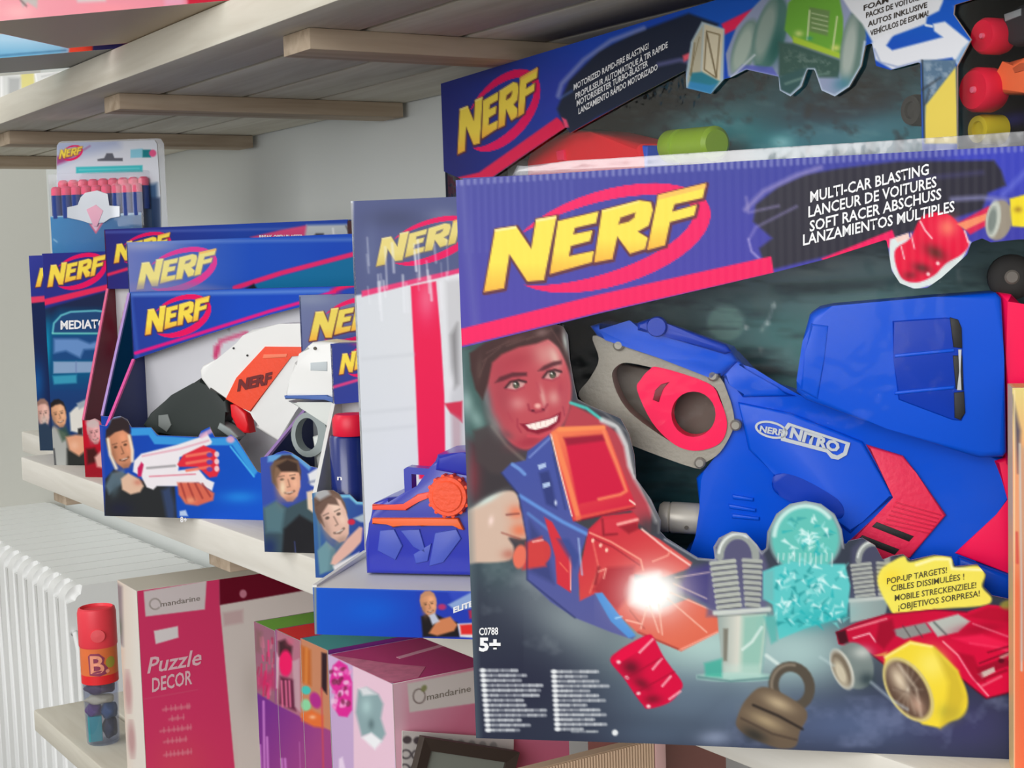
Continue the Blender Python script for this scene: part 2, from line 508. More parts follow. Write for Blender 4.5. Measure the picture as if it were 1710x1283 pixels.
# ------------------------------------------------------------------ room
WX, FARY = 1.062, 3.75
st = lambda o: tag(o, kind='structure')
wallm = mat('painted_plaster_right', (226, 230, 228), .85, 0, .2, .03, 2.2, .12)
wallf = mat('painted_plaster_far', (205, 204, 196), .85, 0, .2, .03, 2.2, .12)
st(box('wall_right', (WX, -1.5, 0), (WX + .12, FARY + .12, 2.9), wallm))
st(box('wall_back', (-2.5, FARY, 0), (WX, FARY + .12, 2.9), wallf))
st(box('floor', (-6, -5, -.1), (WX + .12, FARY + .12, 0), mat('floor_vinyl', (72, 66, 60), .5, 0, .4, .08, 3)))
st(box('ceiling', (-2.5, -1.5, 2.9), (WX + .12, FARY + .12, 3.), mat('ceiling_paint', (225, 225, 222), .9)))

# ------------------------------------------------------------------ shelves
WOOD = wood('pale_spruce', (222, 217, 203), (206, 199, 183))
WOODW = wood('pale_limed_spruce', (230, 226, 217), (216, 211, 200))
BAT = wood('batten_spruce', (196, 178, 156), (164, 144, 122), 0)
XS = [(.598, .693), (.700, .807), (.814, .913), (.920, 1.056)]


def shelf(z0, z1, y0, ends, bats, label, m, blen=(.636, 1.05)):
    e = empty('wall_shelf', (0, 0, z0), 0, label, 'shelf', 'wall shelves of planks on battens')
    for (a, b), y1 in zip(XS, ends):
        box('plank', (a, y0, 0), (b, y1, z1 - z0), m, e, .0025)
    for yb, dx in bats:
        box('batten', (blen[0] + dx, yb - .031, -.021), (blen[1], yb + .031, -.0002), BAT, e, .0015)
    return e


shelf(1.58, 1.62, .1, [3.04, 3.05, 3.03, 3.05], [(.82, 0), (1.362, 0), (1.93, 0), (2.47, 0), (2.98, -.01)],
      'upper pale plank shelf seen from below with battens across its underside', WOOD)
shelf(1.036, 1.073, -.1, [2.335, 2.72, 2.74, 2.73], [(.4, 0), (.95, 0), (1.58, -.02), (2.2, -.02), (2.6, .12)],
      'middle pale plank shelf carrying the row of blue toy boxes', WOODW)
shelf(.638, .672, -.1, [2.348, 2.36, 2.35, 2.36], [(.5, 0), (1.1, 0), (1.7, 0), (2.28, 0)],
      'lowest pale plank shelf under the pink puzzle box and slim jar', WOOD)

# ------------------------------------------------------------------ radiator
RADW = mat('white_enamel', (240, 241, 240), .35, 0, .5)
rad = empty('radiator', (.9, 2.69, 0), 0, 'white column radiator with rounded vertical fins below the middle shelf', 'radiator')


def fin_bm():
    pts = []
    for cx, cz, a0 in ((.115, .755, 0), (-.115, .755, 90)):
        for a in range(0, 91, 15):
            pts.append((cx + .03 * math.cos(math.radians(a0 + a)), cz + .03 * math.sin(math.radians(a0 + a))))
    pts += [(-.145, .1), (.145, .1)]
    bm = poly_bm(pts, 0, .067)
    bmesh.ops.bevel(bm, geom=[e for e in bm.edges if abs((e.verts[0].co - e.verts[1].co).y) < .001], offset=.015, segments=3, affect='EDGES')
    return bm


f0 = finish(fin_bm(), 'fin', RADW, rad, 50)
for k in range(1, 15):
    f = f0.copy(); COL.objects.link(f); f.parent = rad; f.location = (0, .0715 * k, 0)
finish(tube_bm([(-.1, -.005, .2), (-.1, 1.06, .2)], .018), 'pipe', RADW, rad, 60)
finish(tube_bm([(-.1, -.005, .69), (-.1, 1.06, .69)], .018), 'pipe', RADW, rad, 60)
finish(tube_bm([(-.135, .0, .70), (-.14, -.03, .705), (-.14, -.045, .68), (-.14, -.045, .3), (-.14, -.03, .26), (-.135, 0, .26)], .006), 'handle', RADW, rad, 60)
for y in (.1, .95):
    box('foot', (-.13, y, 0), (.13, y + .05, .1), RADW, rad, .004)

# ------------------------------------------------------------------ big front toy box
NAVYCARD = card('navy_card', (52, 48, 140)); BLUECARD = card('blue_card', (22, 78, 190)); WHITECARD = card('white_card', (225, 225, 222))
DARKCARD = card('dark_card', (40, 46, 62)); KRAFT = card('grey_card', (178, 172, 160))
ZS = 1.0731
MAG = (238, 14, 92)


def carton(pk, w, h, d, top, side, bottom, backing=None, t=.0016, open_front=True):
    """the folded card body behind a front: back, sides, top and bottom boards"""
    e = pk.e
    if backing is None: box('back_panel', (0, d - t, 0), (w, d, h), side, e)
    y0 = .0014
    box('side_panel', (0, y0, 0), (t, d - t, h), side, e); box('side_panel', (w - t, y0, 0), (w, d - t, h), side, e)
    box('top_panel', (t, y0, h - t), (w - t, d - t, h), top, e); box('bottom_panel', (t, y0, 0), (w - t, d - t, t), bottom, e)


I_ = Pack((.441, .735, ZS), -46, 'blaster_box', 'largest purple and blue toy box with a blue and red blaster behind its clear window', 'toy box')
IW, IH, ID = .345, .3245, .085
carton(I_, IW, IH, ID, NAVYCARD, DARKCARD, DARKCARD, True)
iL = lambda v: 795 - (1233 - v) * .0365  # left edge
pr = I_.pix([(0, 0), (IW, 0), (0, IH), (IW, IH)])


def ip_header(c):
    c.G((760, 300), (66, 66, 150), (1710, 300), (48, 52, 170))
    c.G((1000, 560), (80, 62, 178), (1000, 290), (60, 66, 150), .55)
    c.P([(1600, 240), (1800, 230), (1800, 330), (1640, 330), (1560, 300)], (58, 66, 190), 20, .8)
    for x in range(762, 960, 12):  # pale sheen streaks of the corrugation ripples, painted into the header near the corner
        c.L([(x, 303), (x + 3, 420)], 3, (120, 124, 190), 3, .22)
    c.L([(770, 300), (800, 600)], 10, (110, 112, 175), 8, .4)
    for x in range(760, 1800, 11): c.L([(x, 296 - (x - 755) * .06), (x, 308 - (x - 755) * .06)], 4, (200, 205, 225), 3, .5)
    c.logo((808, 488), (827, 383), (1179, 306))
    # black brush swoosh
    sw = [(1262, 342), (1300, 312), (1345, 292), (1400, 282), (1500, 270), (1660, 268), (1672, 285), (1680, 310), (1650, 322), (1640, 350), (1600, 362), (1480, 402), (1380, 428), (1290, 450), (1276, 440), (1268, 415), (1290, 398), (1258, 370)]
    c.P(sw, (42, 40, 54), 3)
    c.L([(1245, 350), (1275, 320), (1330, 293), (1370, 280)], 7, (150, 140, 190), 4, .75); c.L([(1246, 330), (1250, 355), (1300, 344)], 4, (150, 140, 190), 3, .6)
    c.L([(1252, 398), (1262, 380), (1330, 345)], 4, (150, 140, 200), 3, .55); c.L([(1250, 400), (1255, 420), (1268, 432)], 4, (170, 160, 215), 2, .7)
    c.L([(1590, 333), (1640, 330), (1680, 335)], 8, (140, 140, 190), 4, .7); c.L([(1520, 300), (1640, 288)], 6, (70, 66, 120), 5, .6)
    c.L([(1675, 325), (1715, 285)], 8, (110, 120, 215), 5, .6)
    # magenta stripe
    c.P([(755, 553), (1000, 492), (1288, 428), (1292, 456), (1000, 522), (755, 582)], MAG, 1.2)
    c.P([(1372, 432), (1490, 384), (1500, 410), (1380, 440)], MAG, 1.5)
    c.P([(1600, 372), (1650, 345), (1668, 340), (1660, 370), (1620, 392)], (215, 30, 80), 2)
    # barrel in flight
    c.P([(1486, 400), (1505, 394), (1530, 400), (1610, 395), (1622, 405), (1600, 447), (1560, 475), (1530, 484), (1500, 474), (1484, 440)], (215, 225, 225), 1.5)
    brl = [(1494, 420), (1520, 398), (1540, 362), (1575, 355), (1600, 372), (1618, 405), (1606, 425), (1580, 440), (1560, 460), (1530, 472), (1504, 462)]
    c.P(smooth(brl), (228, 10, 60), 1.5); c.B(1582, 380, 20, 20, 0, (242, 110, 95), 1)
    c.B(1562, 422, 22, 12, 30, (95, 35, 30), .9); c.B(1540, 448, 18, 9, 15, (95, 30, 35), .9); c.B(1520, 460, 14, 8, 0, (110, 20, 35), .7)
    c.L([(1537, 370), (1545, 385), (1556, 398)], 3, (245, 200, 200), 1, .9); c.L([(1521, 390), (1527, 415)], 2.5, (245, 190, 195), 1, .9)
    c.L([(1505, 412), (1510, 432)], 2.5, (240, 190, 195), 1, .9); c.L([(1611, 386), (1617, 405)], 3, (245, 200, 205), 1, .9)
    c.E(1566, 440, 3, 3, 0, (245, 200, 200)); c.E(1550, 458, 3, 3, 0, (245, 200, 200))
    c.P([(1494, 397), (1517, 389), (1519, 398), (1499, 405)], (240, 205, 195), 1)
    # axle, wheel, yellow car nose
    c.P([(1598, 374), (1648, 356), (1650, 366), (1612, 384)], (240, 140, 100), 1.5)
    c.E(1668, 368, 22, 34, 12, (150, 140, 125), 1.5); c.E(1659, 366, 12, 31, 8, (190, 195, 185), 1.5); c.E(1657, 368, 7, 22, 8, (120, 130, 125), 2)
    c.P([(1686, 332), (1712, 325), (1800, 320), (1800, 385), (1690, 378)], (238, 215, 40), 2); c.B(1700, 350, 8, 6, 0, (150, 110, 40), .7)


hdr = [(iL(300), 301), (1240, 269), (1700, 244), (pr[3][0], 240), (pr[3][0], 398), (1700, 400), (1655, 405), (1640, 398), (1622, 405), (1615, 425), (1592, 446), (1572, 464), (1548, 481),
       (1525, 482), (1503, 473), (1489, 452), (1484, 420), (1480, 400), (1375, 434), (1290, 456), (1000, 524), (iL(581), 581)]
hp = panel(I_, 'header_panel', hdr, 0, 2.3, ip_header, CORR, coarse=1715)
for s_, a, b, h in (('MULTI-CAR BLASTING', (1353, 338), (1551, 291), 18), ('LANCEUR DE VOITURES', (1350, 363), (1564, 312), 18),
                    ('SOFT RACER ABSCHUSS', (1352, 387), (1572, 332), 18), ('LANZAMIENTOS MÚLTIPLES', (1341, 410), (1594, 353), 18)):
    text(I_, s_, a, b, h, -.0004, WHITEINK, hp, 'lettering', .018)


def ip_base(c):
    c.G((800, 600), (62, 70, 80), (800, 1232), (44, 48, 66))
    c.B(1180, 1080, 190, 90, 0, (172, 202, 196), 1); c.B(1330, 1090, 120, 70, 0, (170, 200, 198), .9)
    c.B(1150, 1180, 170, 70, 0, (112, 132, 150), .9); c.B(1420, 1210, 190, 55, 0, (82, 96, 130), .95); c.B(1620, 1210, 110, 60, 0, (58, 58, 96), 1)
    c.B(900, 960, 90, 70, 20, (104, 112, 122), .9); c.B(960, 1040, 90, 50, 25, (140, 152, 156), .8); c.B(830, 930, 50, 60, 0, (62, 84, 88), .9)
    c.B(860, 1150, 120, 60, 0, (40, 42, 62), .9)
    c.smoke(70, 60, (150, 160, 165), .45, .5, .8, 3., [(800, 920), (1000, 980), (1130, 1100), (1020, 1130), (800, 1060)])
    c.smoke(60, 50, (120, 130, 165), .5, .5, .75, 8., [(1250, 1160), (1690, 1160), (1690, 1255), (1170, 1250)])
    c.B(1190, 1232, 30, 14, 0, (165, 178, 205), .8); c.B(1090, 1225, 80, 25, 0, (90, 108, 130), .6)
    c.P([(790, 1150), (1210, 1165), (1200, 1250), (780, 1240)], (44, 50, 66), 40, .35)
    # ---------------- boy
    c.P([(755, 575), (770, 590), (925, 540), (948, 556), (957, 640), (966, 668), (1010, 690), (1050, 725), (1064, 800), (1104, 880), (1000, 1000), (780, 880)], (62, 62, 70), 3)
    c.P([(762, 586), (830, 565), (800, 620), (800, 700), (770, 700)], (64, 92, 90), 8)
    c.P([(766, 640), (800, 600), (820, 690), (840, 760), (880, 790), (860, 830), (800, 880), (776, 850)], (58, 52, 56), 4)
    c.B(788, 800, 16, 60, 0, (120, 52, 62), .9); c.B(785, 850, 26, 26, 0, (60, 66, 70), .7)
    c.P([(766, 585), (860, 560), (935, 540), (948, 556), (952, 620), (940, 640), (820, 660), (790, 690), (768, 640)], (52, 40, 44), 2)
    c.P([(760, 584), (822, 568), (806, 612), (806, 660), (818, 720), (800, 740), (768, 720)], (62, 96, 92), 8, .9)
    c.B(776, 672, 14, 26, -10, (176, 208, 202), .85); c.B(796, 700, 12, 22, -25, (130, 160, 156), .8); c.B(770, 630, 6, 22, 0, (110, 150, 146), .7); c.P([(790, 720), (822, 708), (850, 742), (880, 762), (870, 800), (820, 790), (796, 770)], (70, 60, 62), 4, .9); c.L([(822, 712), (846, 744), (876, 770)], 4, (140, 130, 120), 3, .6)
    face = [(813, 612), (824, 596), (850, 580), (884, 568), (914, 566), (934, 584), (947, 612), (954, 648), (950, 686), (938, 712), (917, 732), (890, 748), (872, 750), (849, 736), (827, 704), (812, 668), (808, 644)]
    c.P(smooth(face), (204, 84, 92), 2.5); c.B(908, 592, 24, 22, 25, (232, 166, 156), .95); c.B(926, 596, 10, 22, -20, (242, 212, 194), .9)
    c.B(850, 612, 34, 20, -10, (196, 66, 82), .7); c.B(813, 664, 9, 48, -12, (104, 124, 124), .95); c.B(828, 708, 10, 26, -28, (128, 128, 126), .9); c.B(846, 726, 14, 8, 30, (110, 80, 84), .7)
    c.B(864, 674, 17, 13, 0, (234, 154, 150), .9); c.B(925, 664, 12, 14, 0, (238, 180, 168), .8); c.B(907, 664, 5, 20, -12, (242, 196, 182), .8)
    c.B(884, 738, 30, 12, -14, (172, 46, 66), .8); c.B(944, 664, 7, 40, 8, (196, 84, 96), .7); c.B(936, 650, 6, 16, 0, (180, 60, 80), .5)
    c.P(smooth(face), (120, 40, 56), 6, .22); c.B(838, 660, 20, 60, -10, (150, 56, 70), .5); c.B(866, 600, 40, 16, -14, (160, 54, 66), .5)
    # hair: thick dark brown mass swept over the brow
    c.P([(784, 590), (810, 572), (860, 556), (926, 538), (942, 548), (950, 580), (955, 622), (946, 604), (934, 580), (916, 566), (896, 574), (866, 580), (838, 592), (822, 606), (815, 640), (806, 668), (794, 650), (786, 618)], (66, 42, 42), 2.5)
    c.B(905, 556, 13, 7, -10, (126, 100, 98), .8); c.B(860, 568, 22, 6, -18, (92, 62, 60), .8); c.B(800, 616, 6, 24, 5, (88, 66, 62), .7); c.B(944, 570, 5, 22, -10, (170, 180, 176), .85); c.B(930, 552, 8, 8, 0, (40, 26, 28), .8)
    for x0, y0, x1, y1 in ((812, 590, 850, 570), (806, 604, 836, 580), (846, 578, 890, 562), (880, 568, 920, 552), (800, 630, 812, 600), (920, 548, 940, 580)): c.L([(x0, y0), (x1, y1)], 2, (104, 76, 72), 1.5, .55)
    c.P([(826, 640), (834, 630), (856, 622), (880, 622), (880, 628), (856, 630), (838, 637)], (84, 34, 44), 2, .9); c.P([(898, 620), (908, 611), (924, 604), (938, 602), (938, 608), (924, 612), (908, 619)], (80, 36, 44), 2, .9)
    for ex, ey, w_ in ((861, 643, 17), (922, 626, 15)):
        c.P([(ex - w_, ey + 6), (ex - w_ * .5, ey - 4), (ex + w_ * .3, ey - 7), (ex + w_, ey - 5), (ex + w_ * .7, ey + 3), (ex, ey + 8)], (206, 176, 168), 1.5, .75); c.L([(ex - w_, ey + 5), (ex - w_ * .5, ey - 5), (ex + w_ * .3, ey - 8), (ex + w_, ey - 5)], 4, (54, 24, 32), 1.6, .95)
        c.E(ex + 1, ey, 5.5, 6, 0, (44, 40, 36), 1.2); c.E(ex + 1, ey + 2, 3.2, 2.6, 0, (112, 116, 92), 1.5, .8); c.E(ex - 1, ey - 2, 1.6, 1.6, 0, (235, 235, 225), .8); c.L([(ex - w_, ey + 7), (ex, ey + 10), (ex + w_ * .8, ey + 4)], 2.5, (160, 56, 74), 1.6, .75)
    c.L([(896, 640), (902, 656)], 3, (176, 60, 78), 2, .5); c.L([(882, 676), (884, 685), (894, 689), (908, 686), (914, 676)], 3.4, (148, 42, 62), 1.8, .8); c.E(898, 678, 5, 4, 0, (242, 186, 174), 2, .85); c.E(890, 686, 3, 2, 0, (90, 20, 40), 1.2, .9); c.E(907, 684, 2.6, 2, 0, (96, 24, 44), 1.2, .8)
    c.P([(868, 708), (884, 707), (900, 703), (918, 698), (937, 688), (935, 704), (920, 718), (898, 725), (880, 720)], (134, 20, 46), 1.5); c.P([(878, 710), (898, 705), (918, 700), (932, 694), (929, 704), (914, 713), (894, 718), (884, 716)], (246, 230, 222), 1.2)
    for k in range(6): c.L([(886 + k * 8, 709 - k * 2.2), (888 + k * 7.6, 717 - k * 2.5)], .9, (196, 140, 138), .8, .6)
    c.L([(864, 700), (864, 712), (870, 722)], 2.5, (150, 40, 62), 1.8, .7); c.L([(940, 680), (943, 694)], 2.2, (150, 50, 70), 1.5, .7); c.L([(882, 728), (902, 730), (918, 722)], 4.5, (206, 70, 86), 2, .8); c.L([(848, 690), (856, 704)], 3, (170, 56, 74), 2.5, .5)
    c.P([(940, 714), (954, 674), (1003, 700), (1040, 730), (1056, 790), (1090, 850), (1085, 888), (1060, 870), (1010, 715), (930, 722)], (176, 62, 74), 3)
    c.L([(953, 673), (980, 682), (1006, 702)], 5, (72, 190, 180), 1.5, .95); c.L([(1006, 702), (1030, 712), (1046, 745), (1052, 778), (1060, 795)], 9, (205, 205, 205), 3, .9)
    c.L([(1062, 800), (1085, 838), (1096, 870)], 8, (190, 190, 190), 4, .8); c.B(1080, 880, 18, 20, 0, (60, 60, 64), .8)
    c.L([(946, 556), (952, 600), (960, 640), (966, 668), (1008, 688), (1048, 722), (1060, 790), (1100, 870), (1100, 890)], 4, (96, 96, 100), 1.5, .95)
    hand = [(770, 866), (800, 842), (834, 823), (858, 821), (868, 838), (868, 850), (880, 862), (884, 885), (878, 900), (850, 898), (858, 915), (850, 936), (800, 940), (776, 935)]
    c.P(smooth(hand), (206, 178, 160), 2.5); c.B(862, 856, 16, 14, 20, (226, 122, 90), .9); c.B(868, 886, 18, 14, 0, (222, 120, 86), .95); c.B(815, 835, 30, 6, -28, (200, 222, 216), .8)
    c.L([(846, 860), (866, 858)], 3, (120, 60, 56), 1.5, .8); c.B(850, 926, 14, 10, 0, (180, 100, 84), .7); c.L([(838, 890), (868, 900)], 3, (150, 80, 70), 1.5, .7); c.B(820, 870, 5, 9, 10, (240, 214, 205), .9)
    # ---------------- printed blaster
    nv = [(837, 790), (853, 774), (878, 769), (881, 754), (917, 726), (926, 760), (957, 870), (983, 884), (970, 926), (966, 995), (993, 992), (1030, 1036), (1061, 1063), (1056, 1068), (1020, 1056), (960, 1032), (920, 1006), (880, 968), (880, 900), (866, 826), (849, 806)]
    c.PG(nv, (880, 780), (66, 80, 156), (960, 1040), (86, 90, 150), 1.5)
    c.P([(900, 790), (916, 786), (922, 806), (930, 850), (912, 842)], (44, 54, 112), 3, .8); c.P([(898, 777), (911, 773), (912, 780), (900, 785)], (170, 190, 225), 1); c.P([(906, 808), (918, 805), (919, 812), (907, 816)], (170, 190, 225), 1); c.E(928, 840, 2, 4, 0, (200, 210, 235))
    c.L([(856, 776), (868, 784), (876, 792)], 6, (110, 150, 215), 1.5, .9); c.L([(868, 828), (900, 848), (940, 872), (980, 892)], 6, (100, 148, 218), 2, .9); c.L([(882, 858), (910, 880), (930, 896)], 5, (96, 140, 205), 2, .7)
    c.P([(884, 870), (910, 905), (925, 975), (885, 955)], (52, 60, 112), 5, .7)
    c.P([(909, 864), (922, 872), (955, 932), (953, 990), (930, 975), (927, 930)], (206, 48, 62), 1.5); c.L([(952, 930), (953, 985)], 2, (245, 190, 180), 1, .8); c.L([(935, 940), (948, 955)], 2, (240, 120, 90), 1, .8)
    c.E(905, 922, 15, 20, 0, (202, 60, 62), 1.5); c.P([(878, 906), (905, 896), (912, 946), (872, 952)], (204, 62, 62), 3); c.E(868, 930, 11, 20, 8, (226, 110, 88), 1.5); c.L([(890, 905), (906, 902)], 3, (250, 200, 190), 1.5, .8)
    hop = [(920, 722), (934, 713), (1008, 711), (1014, 720), (1061, 842), (1057, 852), (957, 871), (930, 770)]
    c.PG(hop, (940, 720), (236, 120, 78), (1000, 870), (206, 30, 62), 1.5); c.P([(943, 733), (1006, 727), (1042, 820), (1034, 828), (966, 842)], (204, 22, 62), 2); c.P([(941, 731), (1006, 726), (1010, 736), (947, 744)], (140, 20, 48), 3, .8)
    c.L([(926, 728), (945, 790), (966, 866)], 9, (240, 130, 84), 2, .95); c.L([(920, 726), (936, 790), (955, 862)], 2.2, (248, 225, 215), 1, .9); c.L([(1008, 720), (1030, 775), (1046, 820), (1036, 826), (1000, 834)], 5, (240, 130, 90), 2, .9); c.L([(934, 718), (1008, 714)], 7, (240, 140, 84), 2, .9)
    c.L([(960, 866), (1058, 846)], 6, (226, 90, 70), 2, .7); c.L([(1052, 836), (1060, 842)], 3, (250, 220, 200), 1, .9)
    rb = [(983, 884), (1006, 862), (1058, 856), (1067, 866), (1064, 882), (1100, 900), (1156, 940), (1150, 950), (1110, 964), (1060, 960), (1056, 985), (1094, 1020), (1150, 1000), (1199, 1024), (1200, 1056), (1138, 1088), (1065, 1058), (1040, 1034), (993, 992), (968, 1004), (966, 960)]
    c.PG(rb, (1000, 870), (200, 42, 60), (1120, 1070), (220, 104, 80), 1.5); c.P([(990, 985), (1015, 948), (1060, 945), (1056, 990), (1030, 1020)], (160, 34, 46), 4, .8)
    c.P([(985, 890), (1006, 868), (1060, 862), (1064, 880), (1030, 890)], (206, 50, 66), 2); c.L([(1032, 876), (1064, 868)], 5, (244, 170, 160), 1.5, .9); c.L([(985, 890), (1020, 905), (1070, 935), (1074, 952)], 3, (244, 150, 130), 1.2, .9); c.L([(1072, 884), (1110, 915), (1152, 944)], 3.2, (248, 200, 190), 1.2, .9)
    c.L([(1090, 938), (1115, 928), (1120, 920)], 3, (240, 150, 130), 1.2, .8); c.L([(990, 905), (1000, 950), (985, 990)], 3, (240, 130, 110), 1.5, .6)
    c.P([(1150, 950), (1190, 940), (1200, 985), (1196, 1020), (1130, 985)], (62, 56, 120), 6, .9)
    c.P([(993, 991), (1006, 990), (1036, 1030), (1062, 1062), (1050, 1066), (1020, 1038)], (74, 140, 212), 1.5); c.L([(1028, 1033), (1038, 1030)], 3, (150, 200, 240), 1, .9)
    c.L([(1006, 868), (1008, 894), (1030, 892)], 3, (120, 20, 36), 2, .8); c.P([(1034, 880), (1064, 872), (1066, 884), (1050, 892)], (140, 26, 40), 2.5, .8); c.L([(992, 900), (1024, 914), (1068, 944)], 2, (120, 20, 36), 1.5, .6); c.L([(966, 870), (1060, 848)], 2.5, (110, 20, 40), 1.5, .8)
    for x, y in ((990, 903), (1003, 911), (1013, 919)): c.E(x, y, 2.5, 3.5, 20, (246, 190, 170), 1)
    c.L([(1000, 948), (994, 975)], 4, (120, 20, 34), 2.5, .8); c.L([(1000, 955), (1012, 950), (1008, 966)], 2.5, (248, 170, 150), 1.2, .8); c.L([(1066, 1056), (1136, 1086)], 2.5, (130, 36, 36), 1.8, .7); c.L([(1052, 1020), (1076, 1050)], 2, (150, 50, 44), 1.5, .7)
    c.L([(837, 790), (866, 826), (880, 900), (880, 968), (960, 1032)], 2.5, (36, 44, 92), 1.8, .7); c.P([(930, 900), (950, 900), (968, 930), (960, 950)], (54, 70, 136), 3, .7); c.L([(966, 900), (972, 960)], 3, (176, 200, 236), 1.5, .7); c.L([(884, 764), (918, 732)], 3, (130, 150, 210), 1.5, .8); c.L([(924, 760), (944, 850)], 3, (40, 50, 104), 2, .6)
    c.B(1092, 990, 62, 52, 0, (252, 232, 222), 1); c.E(1092, 990, 36, 30, 0, (255, 255, 252), 14); c.P([(1056, 966), (1100, 958), (1100, 1020), (1054, 1008)], (255, 255, 252), 8)
    for p, q in (((1100, 1010), (1106, 1060)), ((1085, 1012), (1100, 1056)), ((1115, 1000), (1180, 1056)), ((1120, 990), (1195, 1022)), ((1125, 975), (1180, 1000)), ((1080, 1015), (1070, 1050)), ((1128, 965), (1190, 955))):
        c.L([p, q], 2, (255, 225, 205), 1.5, .65)
    c.L([(1135, 1086), (1198, 1056)], 3, (246, 170, 150), 1.5, .8); c.L([(1046, 1036), (1070, 1042)], 3, (250, 190, 170), 1, .8)
    # ---------------- marks, small print
    c.L([(iL(585) + 2, 585), (796, 1230)], 12, (96, 116, 122), 6, .45)
    c.lines(806, 1120, 100, 13, 8.3, (196, 200, 205), 3, .09, .85, 5.2); c.lines(925, 1122, 92, 13, 8, (196, 200, 205), 5, .06, .85, 5.2)
    for k in range(13):
        c.E(806 + k * .75, 1120 + k * 8.3, 5, 3.6, 0, (225, 228, 230)); c.E(925 + k * .5, 1122 + k * 8, 5, 3.6, 0, (225, 228, 230))
    c.lines(955, 1222, 60, 1, 8, (190, 195, 198), 9, 0, .8, 4); c.E(1027, 1224, 5, 5, 0, (225, 228, 230))
    # ---------------- falling barrel
    bl = [(1019, 1104), (1033, 1087), (1061, 1070), (1083, 1060), (1092, 1066), (1107, 1095), (1121, 1115), (1139, 1140), (1136, 1154), (1117, 1174), (1083, 1184), (1073, 1177), (1058, 1157), (1041, 1132)]
    c.P(smooth(bl), (212, 10, 62), 1.5); c.B(1054, 1115, 18, 14, 20, (100, 18, 38), .9); c.B(1072, 1142, 18, 10, 30, (110, 20, 40), .8); c.B(1090, 1168, 16, 9, 0, (116, 20, 40), .8)
    c.P([(1022, 1104), (1036, 1088), (1062, 1071), (1084, 1062), (1086, 1075), (1060, 1092), (1034, 1108)], (226, 10, 66), 1.5)
    for p, q in (((1068, 1090), (1090, 1068)), ((1090, 1118), (1105, 1100)), ((1106, 1146), (1120, 1130)), ((1118, 1168), (1136, 1155))): c.L([p, q], 4, (244, 170, 180), 1.2, .85)
    for p in ((1033, 1106), (1047, 1132), (1066, 1158), (1083, 1180)): c.E(*p, 3.5, 3, 0, (246, 190, 195))
    for p, q in (((1044, 1134), (1106, 1098)), ((1060, 1158), (1126, 1122))): c.L([p, q], 2, (150, 8, 44), 1.5, .7)
    # ---------------- pop-up posts
    for ox, oy, sc, al in ((0, 0, 1, 1.), (1207 - 4, 12, .8, .9)):
        T = lambda p: [((x - 1160) * sc + 1160 + (ox and 240), (y - 900) * sc + 900 + oy) for x, y in p]
        g = 1. if not ox else .92
        c.P(T([(1188, 905), (1205, 888), (1240, 886), (1272, 915), (1282, 945), (1280, 1030), (1180, 1030)]), (96, 92, 130), 4, .75 if not ox else .4)
        c.L(T(ell_pts(1232, 930, 30, 36, 0, 14, 180, 360).tolist()), 13 * sc, (150, 156, 152), 1.5, al); c.L(T(ell_pts(1232, 930, 32, 38, 0, 10, 190, 300).tolist()), 4 * sc, (225, 230, 226), 1.5, al)
        for k in range(9):
            y = 940 + k * 9.2; c.L(T([(1188 + k * 1.4, y + 1.5), (1226 + k * 1.2, y - 3)]), 7.4 * sc, (176, 180, 172), 1.2, al); c.L(T([(1189 + k * 1.4, y + 5), (1226 + k * 1.2, y + 1)]), 2.2 * sc, (92, 96, 98), 1, al)
            c.L(T([(1242 + k * .6, y - 4), (1270 - k * .4, y - 2)]), 7.4 * sc, (168, 172, 166), 1.2, al); c.L(T([(1242 + k * .6, y), (1270 - k * .4, y + 1.6)]), 2.2 * sc, (88, 92, 96), 1, al)
    cyl = [(1198, 1026), (1281, 1024), (1270, 1128), (1207, 1132)]
    c.PG(cyl, (1198, 1070), (150, 165, 160), (1235, 1070), (216, 214, 202), 1.5); c.P([(1240, 1028), (1281, 1024), (1270, 1128), (1236, 1131)], (100, 176, 160), 6, .6); c.P([(1208, 1050), (1216, 1050), (1214, 1104), (1208, 1104)], (110, 105, 92), 2, .8)
    c.L([(1194, 1024), (1284, 1018)], 8, (200, 206, 200), 2); c.L([(1196, 1030), (1282, 1024)], 2, (110, 118, 116), 1.5, .7); c.L([(1240, 1085), (1256, 1072), (1272, 1048)], 5, (215, 232, 226), 1.5, .8)
    c.E(1228, 1131, 64, 8, 0, (160, 200, 190), 2); c.P([(1176, 1108), (1206, 1100), (1206, 1132), (1178, 1130)], (60, 170, 150), 3, .8); c.L([(1166, 1131), (1220, 1138), (1290, 1132)], 4, (92, 130, 132), 1.5, .8); c.P([(1208, 1110), (1270, 1110), (1268, 1130), (1208, 1132)], (190, 215, 205), 5, .5)
    c.PG([(1418, 1000), (1484, 998), (1478, 1030), (1420, 1040)], (1418, 1010), (170, 180, 178), (1484, 1010), (130, 150, 150), 2); c.L([(1414, 1004), (1486, 998)], 6, (190, 196, 192), 2)
    # ---------------- crystal target
    c.E(1345, 897, 62, 62, 0, (120, 150, 152), 3); c.E(1345, 900, 56, 57, 0, (96, 190, 180), 3); c.L(ell_pts(1345, 899, 52, 54, 0, 20, 185, 320).tolist(), 7, (205, 232, 228), 2.5, .9)
    cb = [(1274, 955), (1294, 946), (1322, 938), (1355, 942), (1411, 942), (1420, 978), (1414, 1030), (1350, 1048), (1301, 1068), (1290, 1010), (1275, 1000)]
    c.P(cb, (92, 196, 196), 2); c.B(1360, 1030, 60, 22, -8, (50, 178, 182), .8); c.P([(1276, 955), (1292, 952), (1292, 1004), (1274, 1002)], (110, 180, 180), 3, .8)
    r = random.Random(4)
